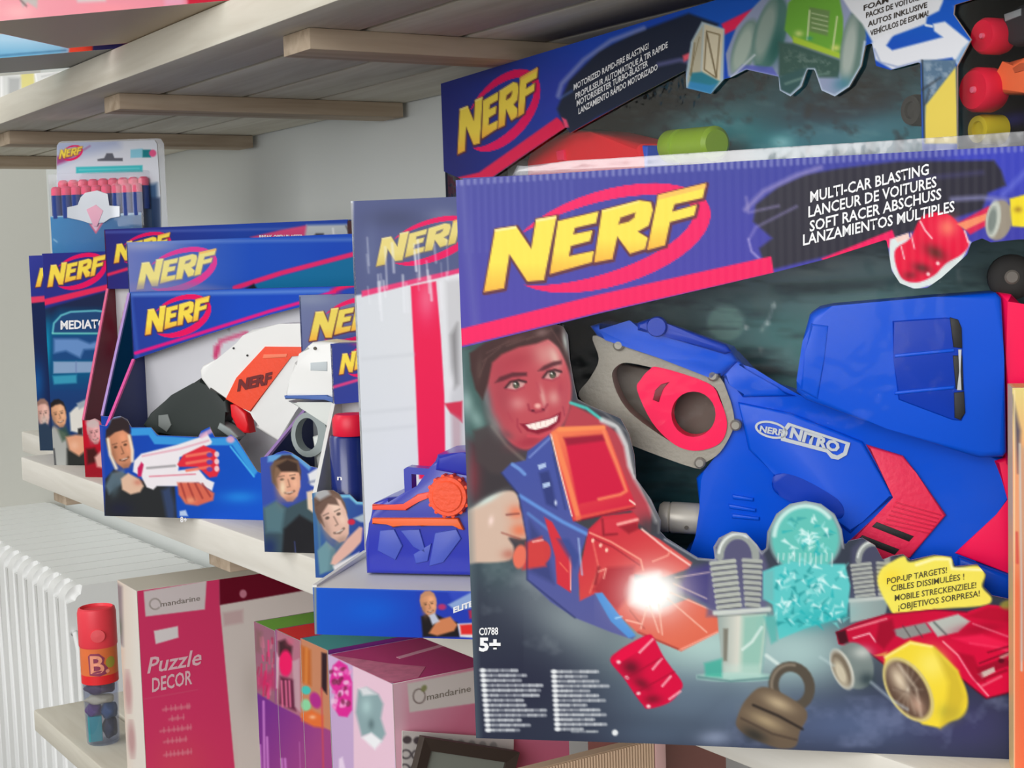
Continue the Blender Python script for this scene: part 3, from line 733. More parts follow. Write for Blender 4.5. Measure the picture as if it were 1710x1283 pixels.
    for k in range(150):
        x, y = r.uniform(1290, 1408), r.uniform(948, 1044)
        if k > 100: a = r.uniform(0, 6.3); q = r.uniform(0, 46); x, y = 1345 + q * math.cos(a), 902 + q * math.sin(a)
        a = r.uniform(-1.4, 1.4); L = r.uniform(7, 17); col = r.choice([(222, 246, 246), (170, 226, 226), (30, 140, 144), (52, 158, 160), (24, 170, 176), (235, 252, 252), (120, 210, 208)])
        w_ = r.uniform(4, 8); c.P([(x, y), (x + L * math.cos(a), y + L * math.sin(a)), (x + w_ * math.cos(a + 1.7), y + w_ * math.sin(a + 1.7))], col, 2, .8)
    for k in range(11): c.L([(1300 + k * 9, 925), (1299 + k * 9, 925 + r.uniform(8, 22))], 2.5, (205, 228, 226), 1.2, .7)
    c.P([(1276, 1030), (1296, 1028), (1298, 1070), (1288, 1076)], (90, 176, 170), 3, .9)
    # ---------------- yellow splash
    sp = [(1471, 952), (1490, 938), (1510, 929), (1520, 939), (1560, 929), (1588, 932), (1594, 948), (1632, 945), (1645, 960), (1640, 980), (1656, 1000), (1640, 1012), (1560, 1018), (1500, 1028), (1482, 1010), (1466, 975)]
    c.P(smooth(sp), (240, 226, 92), 2); c.L([(1530, 944), (1560, 934), (1586, 934), (1590, 950), (1640, 952)], 4, (252, 248, 200), 2, .8); c.B(1490, 965, 22, 18, 0, (244, 216, 60), .8)
    # ---------------- car
    car = [(1396, 1056), (1430, 1040), (1478, 1026), (1560, 1018), (1615, 1022), (1650, 1010), (1690, 1014), (1800, 1000), (1800, 1120), (1682, 1158), (1647, 1167), (1598, 1128), (1540, 1100), (1478, 1112), (1453, 1091), (1400, 1076)]
    c.PG(car, (1400, 1040), (190, 10, 52), (1660, 1150), (216, 8, 62), 1.5); c.P([(1396, 1056), (1412, 1052), (1418, 1076), (1402, 1076)], (70, 14, 28), 2)
    c.L([(1416, 1052), (1480, 1034)], 4, (238, 140, 150), 1.5, .8); c.L([(1425, 1066), (1452, 1058), (1462, 1072)], 3, (246, 190, 195), 1.2, .8); c.P([(1490, 1052), (1545, 1040), (1556, 1056), (1510, 1068), (1496, 1062)], (140, 140, 138), 2); c.P([(1548, 1040), (1600, 1026), (1620, 1038), (1600, 1056), (1566, 1064)], (180, 186, 180), 2); c.L([(1560, 1040), (1580, 1060)], 3, (60, 70, 72), 2, .7)
    for x in (1508, 1528): c.L([(x, 1046), (x + 12, 1064)], 2, (70, 60, 62), 1.5, .7)
    c.L([(1575, 1072), (1600, 1095), (1622, 1130), (1650, 1162)], 3, (248, 160, 175), 1.5, .85); c.L([(1620, 1074), (1670, 1082), (1690, 1090)], 3, (244, 140, 155), 1.5, .8); c.B(1640, 1050, 50, 12, -8, (160, 6, 44), .8); c.L([(1625, 1042), (1690, 1066)], 3, (236, 120, 140), 1.5, .7)
    c.P([(1630, 1116), (1680, 1098), (1690, 1110), (1636, 1130)], (140, 8, 40), 2, .8); c.P([(1632, 1126), (1660, 1114), (1662, 1122), (1640, 1134)], (205, 200, 190), 1.5, .9); c.L([(1672, 1098), (1692, 1088)], 6, (190, 170, 150), 2, .8); c.L([(1640, 1146), (1672, 1130)], 4, (238, 120, 140), 1.5, .7); c.P([(1470, 1092), (1482, 1088), (1478, 1096), (1456, 1096)], (220, 150, 80), 1.5, .8)
    c.E(1690, 1012, 20, 10, 0, (150, 140, 60), 2, .9)
    c.L([(1396, 1057), (1478, 1027), (1560, 1019), (1615, 1023)], 2, (110, 4, 34), 1.5, .8); c.L([(1453, 1092), (1480, 1112), (1540, 1098), (1598, 1128), (1647, 1167), (1690, 1156)], 2.5, (90, 4, 30), 1.8, .8)
    c.P([(1468, 1040), (1490, 1034), (1496, 1060), (1476, 1084), (1462, 1072)], (150, 6, 40), 3, .8); c.P([(1590, 1066), (1640, 1060), (1690, 1076), (1690, 1090), (1624, 1078)], (236, 30, 80), 3, .8); c.P([(1600, 1090), (1626, 1096), (1646, 1140), (1630, 1140)], (160, 4, 40), 3, .7)
    c.P([(1612, 1030), (1650, 1014), (1690, 1018), (1690, 1040), (1650, 1036)], (170, 8, 44), 3, .7); c.L([(1650, 1090), (1690, 1078)], 3, (120, 4, 34), 1.5, .8); c.L([(1636, 1108), (1688, 1088)], 2.4, (90, 4, 28), 1.5, .8); c.E(1672, 1104, 5, 4, 0, (90, 8, 30), 1.5); c.L([(1644, 1134), (1680, 1120)], 5, (150, 6, 40), 1.5, .8)
    # wheels
    c.E(1428, 1112, 30, 40, -18, (120, 132, 130), 2); c.B(1440, 1090, 18, 12, 0, (200, 204, 198), .8); c.B(1448, 1135, 16, 14, 0, (52, 66, 72), .9); c.E(1406, 1118, 17, 36, -22, (196, 196, 186), 1.5); c.E(1405, 1118, 13, 31, -22, (120, 108, 92), 2); c.E(1404, 1124, 8, 22, -22, (206, 196, 172), 3, .9)
    c.E(1556, 1140, 44, 76, -42, (236, 208, 50), 2); c.E(1540, 1140, 60, 62, 0, (236, 208, 50), 2, 0.); c.P([(1478, 1095), (1520, 1070), (1560, 1080), (1600, 1120), (1612, 1165), (1600, 1195), (1570, 1216), (1540, 1210), (1500, 1170), (1476, 1120)], (238, 212, 56), 2.5); c.B(1586, 1190, 20, 16, 0, (150, 150, 60), .7); c.B(1556, 1110, 30, 30, 40, (246, 230, 110), .8)
    c.P([(1560, 1082), (1600, 1122), (1612, 1165), (1600, 1195), (1570, 1216), (1580, 1180), (1584, 1140)], (196, 170, 46), 6, .7); c.L([(1478, 1098), (1520, 1074), (1556, 1080)], 4, (250, 236, 150), 2, .8)
    c.E(1517, 1152, 34, 60, -32, (206, 190, 120), 1.5); c.E(1516, 1152, 29, 53, -32, (92, 70, 58), 2); c.B(1503, 1136, 15, 32, -30, (216, 198, 172), 1); c.B(1526, 1150, 10, 26, -28, (70, 52, 44), .8); c.L([(1500, 1110), (1530, 1150), (1538, 1195)], 4, (214, 200, 180), 3, .6); c.L([(1494, 1150), (1524, 1160)], 3, (90, 70, 60), 2.5, .6); c.B(1532, 1178, 12, 20, -30, (196, 160, 140), .8)
    for a in range(0, 180, 30): c.L([(1516 - 24 * math.cos(math.radians(a)), 1152 - 46 * math.sin(math.radians(a))), (1516 + 24 * math.cos(math.radians(a)), 1152 + 46 * math.sin(math.radians(a)))], 3, (224, 214, 196), 2.5, .18)
    c.L([(1455, 1140), (1490, 1170), (1515, 1185)], 4, (190, 205, 215), 3, .6); c.L([(1392, 1112), (1370, 1098)], 3, (200, 220, 222), 3, .5); c.L([(1280, 1095), (1300, 1110)], 6, (215, 230, 226), 2, .8)
    # padlock
    c.L(ell_pts(1322, 1147, 30, 34, -20, 24).tolist() + [(1350, 1137)], 17, (84, 76, 66), 2); c.L(ell_pts(1322, 1147, 33, 37, -20, 14, 190, 300).tolist(), 5, (140, 128, 112), 2, .8)
    lk = [(1229, 1210), (1234, 1190), (1246, 1168), (1270, 1148), (1300, 1155), (1340, 1180), (1348, 1198), (1336, 1222), (1328, 1247), (1300, 1250), (1262, 1236), (1240, 1224)]
    c.P(smooth(lk), (104, 88, 72), 2); c.B(1300, 1175, 30, 12, 25, (186, 166, 134), .9); c.B(1280, 1205, 34, 11, 25, (176, 156, 122), .8); c.L([(1258, 1178), (1300, 1196), (1340, 1218)], 4, (40, 34, 32), 2, .9); c.B(1260, 1228, 26, 12, 25, (44, 44, 42), .8); c.L([(1238, 1200), (1290, 1226), (1330, 1236)], 3, (64, 52, 46), 2, .7)
    # light die-cut lip along the top of the posts
    c.L([(1110, 901), (1165, 934), (1195, 936), (1193, 914), (1202, 900), (1222, 890), (1246, 893), (1264, 912), (1272, 925), (1281, 916), (1283, 889), (1298, 860), (1320, 844), (1345, 839), (1370, 844), (1392, 861), (1404, 886), (1408, 915)], 3.2, (170, 174, 182), 1.5, .7)


bs = [(iL(577), 577), (925, 541), (940, 545), (948, 560), (951, 600), (958, 640), (964, 667), (985, 678), (1010, 688), (1036, 699), (1050, 724), (1059, 760), (1062, 800), (1087, 835), (1103, 870), (1102, 888),
      (1112, 899), (1165, 932), (1194, 935), (1191, 914), (1200, 899), (1222, 888), (1246, 891), (1264, 910), (1272, 922), (1279, 916), (1281, 889), (1296, 859), (1319, 842), (1345, 837), (1371, 842), (1394, 859), (1406, 885), (1410, 913),
      (1417, 904), (1440, 899), (1461, 911), (1474, 935), (1490, 929), (1508, 926), (1521, 936), (1560, 927), (1589, 930), (1595, 946), (1632, 943), (1647, 960), (1643, 980), (1657, 995), (1690, 1002), (pr[1][0], 1000),
      tuple(pr[1]), tuple(I_.pix([(.22, 0)])[0]), tuple(I_.pix([(.1, 0)])[0]), (795, 1233)]
bp = panel(I_, 'front_panel', bs, .0002, 2.1, ip_base, CARD, coarse=1715)
text(I_, 'C0788', (800, 1061), (832, 1060), 12, -.0003, WHITEINK, bp)
text(I_, '5+', (800, 1087), (836, 1087), 21, -.0003, WHITEINK, bp, bold=.045)
SPL = mat('dark_green_ink', (70, 64, 30), .5)
for s_, a, b in (('POP-UP TARGETS!', (1481, 976), (1581, 957)), ('CIBLES DISSIMULÉES !', (1488, 988), (1610, 968)), ('MOBILE STRECKENZIELE!', (1494, 1004), (1630, 982)), ('¡OBJETIVOS SORPRESA!', (1500, 1019), (1636, 996))):
    text(I_, s_, a, b, 10, -.0003, SPL, bp, bold=.008)


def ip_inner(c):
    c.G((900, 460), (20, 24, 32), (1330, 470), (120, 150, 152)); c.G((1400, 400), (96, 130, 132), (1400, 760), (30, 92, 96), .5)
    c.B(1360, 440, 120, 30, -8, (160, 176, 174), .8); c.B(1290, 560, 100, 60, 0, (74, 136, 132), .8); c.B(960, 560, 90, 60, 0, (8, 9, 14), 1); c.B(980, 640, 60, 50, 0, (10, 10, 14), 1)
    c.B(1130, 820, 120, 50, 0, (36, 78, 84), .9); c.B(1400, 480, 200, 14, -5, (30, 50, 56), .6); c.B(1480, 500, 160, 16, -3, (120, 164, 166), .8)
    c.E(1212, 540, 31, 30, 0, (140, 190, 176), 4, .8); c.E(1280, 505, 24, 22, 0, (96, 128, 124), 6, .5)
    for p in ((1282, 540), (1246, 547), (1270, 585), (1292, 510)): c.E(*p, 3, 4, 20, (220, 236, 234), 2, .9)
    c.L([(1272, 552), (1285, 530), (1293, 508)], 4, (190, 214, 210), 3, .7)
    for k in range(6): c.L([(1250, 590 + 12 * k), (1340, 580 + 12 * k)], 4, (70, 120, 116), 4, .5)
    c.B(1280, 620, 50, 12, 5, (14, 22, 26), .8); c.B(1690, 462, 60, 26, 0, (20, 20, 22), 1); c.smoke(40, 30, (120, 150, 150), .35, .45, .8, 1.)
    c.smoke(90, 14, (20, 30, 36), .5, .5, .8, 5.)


q4 = I_.pix([(.002, .002), (IW - .002, .002), (IW - .002, IH - .002), (.002, IH - .002)], ID - .002)
panel(I_, 'backing_card', [tuple(q4[3]), tuple(q4[2]), tuple(q4[1]), tuple(q4[0])], ID - .002, 4, ip_inner, CARD, coarse=1715)
win = I_.pix([(.004, .12), (IW - .004, .12), (IW - .004, IH - .004), (.004, IH - .004)], .0022)
finish(poly_bm([(.004, .09), (IW - .004, .09), (IW - .004, IH - .01), (.004, IH - .01)], .0022, .0026), 'window_film', FILM, I_.e)
# crinkled plastic lip standing up behind the top edge
lip = [(852, 296), (862, 276), (880, 277), (955, 268), (1012, 265), (1180, 254), (1300, 246), (1450, 237), (1600, 227), (1712, 219), (1800, 215), (1800, 240), (1600, 252), (1240, 271)]
solid(I_, 'plastic_lip', lip, .004, .012, film_mat('milky_crinkled_film', .08, (.86, .86, .88), .2, .5, .13), .003, smooth=60)

# toy blaster inside the window
BLUE = mat('glossy_blue_plastic', (0, 82, 216), .34, 0, .18, coat=.08)
BLUED = mat('deep_blue_plastic', (0, 56, 178), .34, 0, .18, coat=.06)
RED = mat('neon_red_plastic', (255, 6, 84), .4, 0, .2)
GREY = mat('warm_grey_plastic', (158, 152, 140), .55, 0, .4, .05, 400, .3)
GREYD = mat('dark_warm_grey_plastic', (96, 90, 82), .6, 0, .3)
BLACK = mat('black_plastic', (18, 18, 20), .5)
SILV = mat('brushed_silver', (206, 200, 188), .35, .25, .5)
BADGE = mat('pale_grey_badge', (196, 202, 206), .45)
Bl = Pack(I_.O, -46, 'toy_blaster', 'blue toy blaster with grey grip and neon red trigger inside the largest box', 'toy blaster')
B_ = lambda n, pts, a, b, m, bev=.002, par=None, seg=3: solid(Bl, n, pts, a, b, m, bev, par, seg)
body = [(1200, 622), (1226, 592), (1254, 622), (1296, 648), (1335, 660), (1372, 672), (1600, 738), (1690, 770), (1692, 812), (1690, 838), (1662, 862), (1608, 926), (1690, 1000), (1690, 1012), (1130, 1012), (1142, 925), (1170, 898), (1168, 850), (1162, 800), (1176, 786), (1206, 762), (1226, 722)]
bo = B_('body', body, .030, .060, BLUE, .004)
B_('shoulder_plate', [(1226, 598), (1238, 606), (1250, 626), (1296, 652), (1330, 662), (1240, 664), (1222, 640), (1206, 628)], .0275, .031, BLUE, .0018, bo)
B_('side_panel', [(1232, 672), (1320, 690), (1440, 738), (1492, 830), (1440, 872), (1420, 892), (1290, 790), (1250, 752)], .0275, .031, BLUE, .0018, bo)
B_('recess', smooth([(1290, 800), (1300, 790), (1340, 800), (1400, 835), (1410, 855), (1396, 868), (1320, 838), (1292, 820)], 4), .0272, .029, BLUED, .0012, bo)
for p in ([(1222, 826), (1258, 832), (1258, 838), (1224, 834)], [(1216, 842), (1262, 850), (1262, 856), (1218, 850)], [(1222, 858), (1268, 864), (1268, 870), (1222, 866)]):
    B_('rib', p, .0285, .031, BLUE, .0008, bo)
B_('rail', [(984, 545), (1000, 540), (1054, 546), (1066, 538), (1116, 548), (1218, 584), (1232, 604), (1204, 630), (1192, 622), (1100, 598), (1034, 576), (1010, 568), (996, 562)], .024, .056, BLUE, .004)
B_('rail_ridge', [(1064, 540), (1082, 533), (1112, 540), (1212, 576), (1222, 588), (1210, 592), (1108, 562), (1064, 552)], .021, .026, BLUED, .002)
kn = Bl.loc([(1096, 546)], .018)[0]
finish(turn(lathe_bm([(.0, 0), (.0052, 0), (.0058, .001), (.0058, .006)], 18), (kn[0], .018, kn[1]), (kn[0], .03, kn[1])), 'knob', BLUED, Bl.e, 40)
# grip: grey loop with an open middle
gout = [(990, 561), (1034, 576), (1100, 598), (1192, 624), (1216, 660), (1226, 700), (1222, 722), (1202, 756), (1176, 774), (1160, 782), (1060, 746), (1045, 736), (1000, 690), (966, 661), (985, 632), (1000, 600)]
gin = [(1022, 628), (1030, 612), (1046, 606), (1080, 612), (1120, 622), (1186, 642), (1204, 668), (1212, 706), (1204, 734), (1182, 750), (1150, 752), (1120, 738), (1060, 696), (1034, 664)]


def ring_bm(pk, o, i_, k0, k1, bev=.0015):
    """flat frame between an outer and an inner outline"""
    a = pk.loc(o, k0); b = pk.loc(i_, k0); bm = bmesh.new()
    va = [bm.verts.new((p[0], k0, p[1])) for p in a]; vb = [bm.verts.new((p[0], k0, p[1])) for p in b]
    ea = [bm.edges.new((va[j], va[(j + 1) % len(va)])) for j in range(len(va))]; eb = [bm.edges.new((vb[j], vb[(j + 1) % len(vb)])) for j in range(len(vb))]
    bmesh.ops.triangle_fill(bm, edges=ea + eb, use_beauty=True)
    f = bm.faces[:]; r = bmesh.ops.extrude_face_region(bm, geom=f)
    bmesh.ops.translate(bm, vec=(0, k1 - k0, 0), verts=[x for x in r['geom'] if isinstance(x, bmesh.types.BMVert)])
    return bm


finish(ring_bm(Bl, smooth(gout, 4), smooth(gin, 4), .027, .05), 'grip', GREY, Bl.e, 30)
B_('grip_inset', [(1016, 622), (1030, 606), (1190, 640), (1214, 700), (1200, 745), (1150, 758), (1056, 704)], .044, .05, GREYD, .001)  # cavity shade put into the darker grey of this plate
tout = [(1064, 652), (1070, 634), (1084, 618), (1102, 614), (1182, 640), (1202, 668), (1214, 706), (1206, 736), (1182, 750), (1150, 752), (1120, 738), (1088, 704)]
finish(ring_bm(Bl, smooth(tout, 4), ell_pts(1158, 692, 37, 38, 0, 24).tolist(), .026, .04), 'trigger', RED, Bl.e, 30)
B_('trigger_slot', [(1090, 668), (1094, 652), (1104, 642), (1118, 638), (1106, 650), (1100, 672)], .0255, .028, mat('dark_red_plastic', (120, 6, 30), .5), .0004)
for p in ((1032, 577), (1190, 628), (1228, 711), (1168, 774)):
    q = Bl.loc([p], .024)[0]
    finish(turn(lathe_bm([(0, 0), (.0022, 0), (.0032, .001), (.0034, .006)], 14), (q[0], .024, q[1]), (q[0], .032, q[1])), 'bolt', mat('grey_bolt', (140, 136, 128), .4, .3), Bl.e, 40)
# hopper
hop_ = [(1352, 526), (1366, 516), (1390, 511), (1560, 496), (1664, 489), (1673, 498), (1677, 600), (1682, 756), (1676, 764), (1636, 766), (1480, 716), (1345, 668), (1330, 655), (1330, 636), (1340, 570)]
hb = B_('car_hopper', hop_, .010, .055, BLUE, .007, seg=4)
B_('chamfer', [(1354, 540), (1384, 544), (1376, 600), (1366, 668), (1336, 652), (1344, 590)], .0092, .012, BLUE, .0015, hb)
B_('inset', [(1490, 536), (1580, 530), (1600, 534), (1606, 560), (1612, 690), (1606, 704), (1590, 702), (1500, 668), (1492, 600)], .0094, .0112, BLUED, .001, hb)
for y in (590, 652):
    B_('groove', [(1494, y + 2), (1594, y - 8), (1594, y - 2), (1494, y + 8)], .0088, .010, BLUE, .0006, hb)
B_('slot', [(1586, 530), (1600, 534), (1606, 548), (1607, 582), (1592, 580)], .0088, .0100, BLACK, .0004, hb)
B_('slot', [(1591, 594), (1607, 594), (1609, 652), (1596, 650)], .0088, .0100, BLACK, .0004, hb)
B_('slot', [(1593, 656), (1610, 654), (1612, 690), (1604, 702), (1594, 698)], .0088, .0100, BLACK, .0004, hb)
B_('slot_rib', [(1600, 584), (1606, 584), (1604, 620), (1606, 652), (1598, 652), (1602, 620)], .0084, .0092, BADGE, .0003, hb)
B_('hopper_spine', [(1668, 489), (1690, 492), (1714, 520), (1760, 540), (1760, 800), (1684, 780), (1680, 600)], .014, .052, RED, .004)
B_('rear_plate', [(1660, 770), (1684, 764), (1760, 770), (1760, 985), (1690, 960), (1594, 925), (1662, 862), (1690, 836)], .0285, .056, RED, .002)
B_('rear_foot', [(1600, 930), (1690, 962), (1690, 1010), (1600, 1010)], .026, .04, BLUE, .003)
# chevron
B_('chevron', [(1446, 743), (1508, 762), (1530, 790), (1580, 861), (1520, 932), (1470, 944), (1415, 908), (1496, 832)], .0272, .031, mat('coral_red_plastic', (240, 42, 84), .45, 0, .4, .05, 300, .2), .0012)
B_('chevron_slot', [(1456, 880), (1464, 872), (1526, 896), (1518, 905)], .0268, .029, BLACK, .0002)
B_('chevron_slot', [(1432, 902), (1440, 894), (1502, 918), (1494, 927)], .0268, .029, BLACK, .0002)
for k in range(6):
    x, y = 1496 - k * 4, 838 + k * 7
    B_('chevron_ridge', [(x, y), (x + 76, y + 22 - k), (x + 76, y + 24 - k), (x, y + 2.4)], .0266, .029, mat('red_ridge', (214, 26, 70), .5), .0002)
# badge
bd = finish(ring_bm(Bl, ell_pts(1288, 718, 28, 14, 14, 28).tolist(), ell_pts(1288, 718, 24, 10.5, 14, 24).tolist(), .0262, .029), 'badge_ring', BADGE, Bl.e, 30)
text(Bl, 'NERF', (1268, 721), (1306, 728), 10, .0262, BADGE, bd, bold=.04, lean=.2)
fr = finish(ring_bm(Bl, [(1304, 722), (1316, 706), (1420, 740), (1414, 760), (1400, 768), (1388, 766), (1380, 756), (1304, 736)], [(1312, 722), (1320, 712), (1412, 742), (1408, 756), (1398, 761), (1390, 758), (1382, 750), (1312, 732)], .0262, .029), 'badge_frame', BADGE, Bl.e, 30)
text(Bl, 'NITRO', (1318, 730), (1400, 756), 16, .0262, BADGE, fr, bold=.05, lean=.25)
# muzzle
p = Bl.loc([(1098, 868), (1170, 872)], .03)
finish(turn(lathe_bm([(0, 0), (.0075, 0), (.009, .002), (.009, .0055), (.0082, .006), (.0092, .007), (.0092, .026), (.0085, .027)], 28), (p[0][0], .04, p[0][1]), (p[1][0], .04, p[1][1])), 'muzzle', SILV, Bl.e, 40)
q = Bl.loc([(1146, 882)], .03)[0]
finish(turn(lathe_bm([(0, 0), (.0012, 0), (.0012, .004)], 10), (q[0], .0305, q[1]), (q[0], .035, q[1])), 'screw', GREYD, Bl.e, 40)

# die-cut tyre picture, not a whole car, inside the window, top right corner
TY = Pack(I_.O, -46, 'toy_car', 'black die-cut tyre picture at the right end of the largest box window', 'toy car')
q = TY.loc([(1690, 463)], .03)[0]
tb = lathe_bm([(.005, 0), (.010, 0), (.0125, .002), (.0125, .010), (.010, .012), (.005, .012)], 24)
finish(turn(tb, (q[0], .03, q[1]), (q[0], .05, q[1])), 'tyre', mat('rubber', (34, 32, 30), .7), TY.e, 40)
finish(turn(lathe_bm([(0, 0), (.003, 0), (.005, .002), (.005, .01)], 16), (q[0], .029, q[1]), (q[0], .05, q[1])), 'hub', mat('grey_hub', (110, 104, 96), .5), TY.e, 40)

# ------------------------------------------------------------------ second large box, face to the aisle, behind the big one
J_ = Pack((.9, 1.535, ZS), -97, 'racer_box', 'wide blue box angled along the wall with a crate and green truck pictured on it', 'toy box')
JW, JH, JD = .96, .486, .095
carton(J_, JW, JH, JD, card('blue_violet_card', (44, 52, 160)), DARKCARD, DARKCARD, True)
jp = J_.pix([(0, JH), (.3, JH), (.55, JH), (.8, JH), (JW, JH), (JW, JH - .03)])


def jp_header(c):
    c.G((736, 200), (34, 40, 120), (1000, 120), (28, 76, 190)); c.B(950, 150, 120, 60, -20, (58, 60, 170), .6); c.P([(1130, -60), (1800, -200), (1800, 100), (1150, 60)], (24, 92, 196), 30, .8)
    c.B(820, 110, 60, 20, -16, (40, 44, 110), .7)
    c.logo((764, 258), (768, 182), (898, 112))
    c.P([(750, 300), (800, 288), (930, 196), (940, 204), (950, 210), (880, 256), (800, 312), (750, 318)], (232, 34, 84), 1.5)
    c.P([(930, 182), (950, 135), (1000, 85), (1060, 55), (1150, 22), (1200, 40), (1170, 110), (1100, 145), (1000, 195), (952, 224), (940, 205)], (34, 42, 62), 3)
    c.L([(932, 160), (938, 140), (975, 100), (1020, 68), (1075, 47)], 7, (140, 150, 205), 3, .8); c.L([(1100, 108), (1135, 100), (1152, 104)], 7, (120, 120, 180), 3, .6); c.L([(934, 165), (955, 152)], 4, (90, 120, 190), 2, .6)
    c.P([(938, 196), (946, 200), (950, 212), (944, 214)], (240, 80, 120), 1.5)
    c.P([(1205, 40), (1270, 8), (1276, 24), (1210, 58)], (240, 40, 90), 2); c.P([(1140, 93), (1156, 86), (1152, 98), (1142, 103)], (236, 90, 110), 2)
    # crate
    c.P([(1142, 146), (1154, 70), (1172, 36), (1210, 48), (1208, 136), (1186, 158), (1150, 148)], (176, 196, 205), 1.5)
    c.P([(1176, 40), (1208, 50), (1202, 140), (1172, 122)], (216, 206, 178), 1.2); c.P([(1158, 68), (1174, 42), (1170, 124), (1148, 138)], (190, 184, 160), 1.2)
    c.P([(1154, 122), (1172, 120), (1202, 136), (1186, 156), (1150, 146)], (50, 130, 150), 2); c.P([(1152, 136), (1186, 142), (1196, 140), (1186, 157), (1148, 148)], (60, 140, 200), 2, .8)
    c.L([(1180, 52), (1202, 58), (1196, 130), (1176, 116), (1180, 52)], 2, (110, 92, 60), 1, .9); c.L([(1180, 54), (1196, 128)], 2.4, (100, 84, 56), 1, .9); c.L([(1160, 72), (1154, 126)], 2, (120, 104, 70), 1, .8); c.L([(1168, 62), (1152, 124)], 1.6, (120, 104, 70), 1, .7)
    # monster truck
    tr = [(1216, 128), (1212, 90), (1230, 45), (1262, 8), (1290, -20), (1420, -30), (1432, 30), (1446, 60), (1440, 110), (1418, 145), (1394, 162), (1372, 152), (1360, 117), (1348, 117), (1338, 145), (1320, 162), (1301, 152), (1300, 128), (1246, 117)]
    c.P(tr, (150, 160, 190), 1.5)
    c.E(1244, 80, 20, 50, 18, (120, 146, 138), 2); c.E(1240, 82, 12, 40, 18, (166, 182, 170), 3); c.E(1286, 56, 26, 64, 15, (84, 124, 116), 2); c.E(1278, 52, 14, 50, 15, (150, 166, 156), 4, .9); c.B(1296, 80, 14, 40, 15, (40, 90, 84), .8)
    c.P([(1316, 5), (1330, -10), (1400, -14), (1408, 30), (1408, 98), (1326, 68), (1310, 50)], (110, 170, 60), 2); c.P([(1352, 12), (1386, 18), (1382, 60), (1350, 52)], (110, 140, 84), 2); c.L([(1352, 18), (1348, 66)], 3, (206, 220, 170), 1, .9); c.L([(1398, 28), (1390, 86)], 3, (206, 220, 160), 1, .9)
    for y in (22, 30, 38, 46): c.L([(1356, y), (1382, y + 6)], 2, (190, 206, 160), 1, .8)
    c.P([(1324, 60), (1412, 92), (1408, 100), (1324, 72)], (170, 200, 60), 2); c.B(1334, 56, 8, 6, 0, (206, 220, 130), .9); c.B(1396, 80, 8, 6, 0, (216, 220, 120), .9); c.B(1352, 64, 6, 4, 0, (60, 150, 120), .8)
    c.P([(1300, 70), (1324, 72), (1408, 102), (1400, 130), (1300, 128)], (64, 92, 84), 3); c.smoke(8, 6, (130, 150, 140), .5, .45, .7, 2., [(1306, 76), (1400, 102), (1396, 130), (1306, 120)])
    c.E(1424, 80, 20, 66, 8, (104, 130, 122), 2); c.E(1418, 84, 11, 54, 8, (176, 186, 178), 4, .9); c.B(1408, 140, 20, 14, -20, (70, 130, 150), .8)
    c.P([(1300, 128), (1350, 112), (1360, 114), (1340, 148), (1320, 160), (1302, 150)], (60, 92, 92), 3); c.L([(1312, 140), (1352, 126)], 4, (120, 150, 140), 2, .7); c.L([(1362, 126), (1384, 122)], 3, (120, 150, 140), 2, .6)
    c.L([(1221, 128), (1247, 116), (1298, 127), (1302, 152), (1320, 160), (1337, 144), (1349, 116), (1360, 116), (1372, 151), (1394, 160), (1418, 144), (1438, 110), (1444, 70)], 4, (190, 206, 226), 1.5, .9)
    c.P([(1222, 126), (1240, 108), (1290, 112), (1300, 128), (1246, 116)], (90, 96, 190), 2, .8); c.L([(1222, 128), (1260, 92)], 3, (214, 220, 226), 1.5, .8)
    # speech bubble and arrow
    c.P([(1402, -10), (1420, 18), (1440, 40), (1458, 72), (1546, 40), (1548, 28), (1568, 18), (1574, 4), (1590, -60), (1400, -60)], (228, 230, 234), 2)
    c.P([(1455, 72), (1462, 100), (1490, 116), (1540, 104), (1590, 96), (1600, 110), (1620, 70), (1578, 36), (1558, 40), (1560, 52), (1574, 62), (1490, 84), (1480, 76), (1492, 58), (1480, 56)], (232, 234, 240), 2)
    c.L([(1460, 82), (1470, 104), (1500, 112), (1536, 102)], 3, (120, 140, 190), 1.5, .6); c.P([(1608, 80), (1622, 66), (1600, 108), (1596, 100)], (120, 160, 206), 2, .8); c.L([(1546, 42), (1556, 44)], 4, (230, 236, 240), 1.2)
    # pillar
    c.P([(1538, 100), (1596, 100), (1598, 236), (1542, 236)], (92, 120, 146), 2); c.smoke(10, 8, (170, 186, 200), .6, .4, .7, 6., [(1538, 100), (1596, 100), (1596, 150), (1546, 170)], .7)
    c.L([(1540, 150), (1570, 130)], 4, (60, 66, 74), 2, .7); c.L([(1545, 175), (1552, 150)], 4, (56, 60, 66), 2, .6)
    c.P([(1546, 176), (1596, 112), (1599, 240), (1544, 240)], (238, 214, 96), 1.5); c.L([(1540, 100), (1544, 236)], 2, (40, 44, 48), 1, .9); c.L([(1598, 112), (1600, 236)], 2, (60, 50, 40), 1, .9)
    c.P([(1590, -60), (1800, -150), (1800, -20), (1622, 30), (1622, 66), (1596, 20)], (34, 92, 196), 3); c.L([(1592, 10), (1606, 40), (1620, 60)], 3, (90, 120, 200), 1.5, .6)


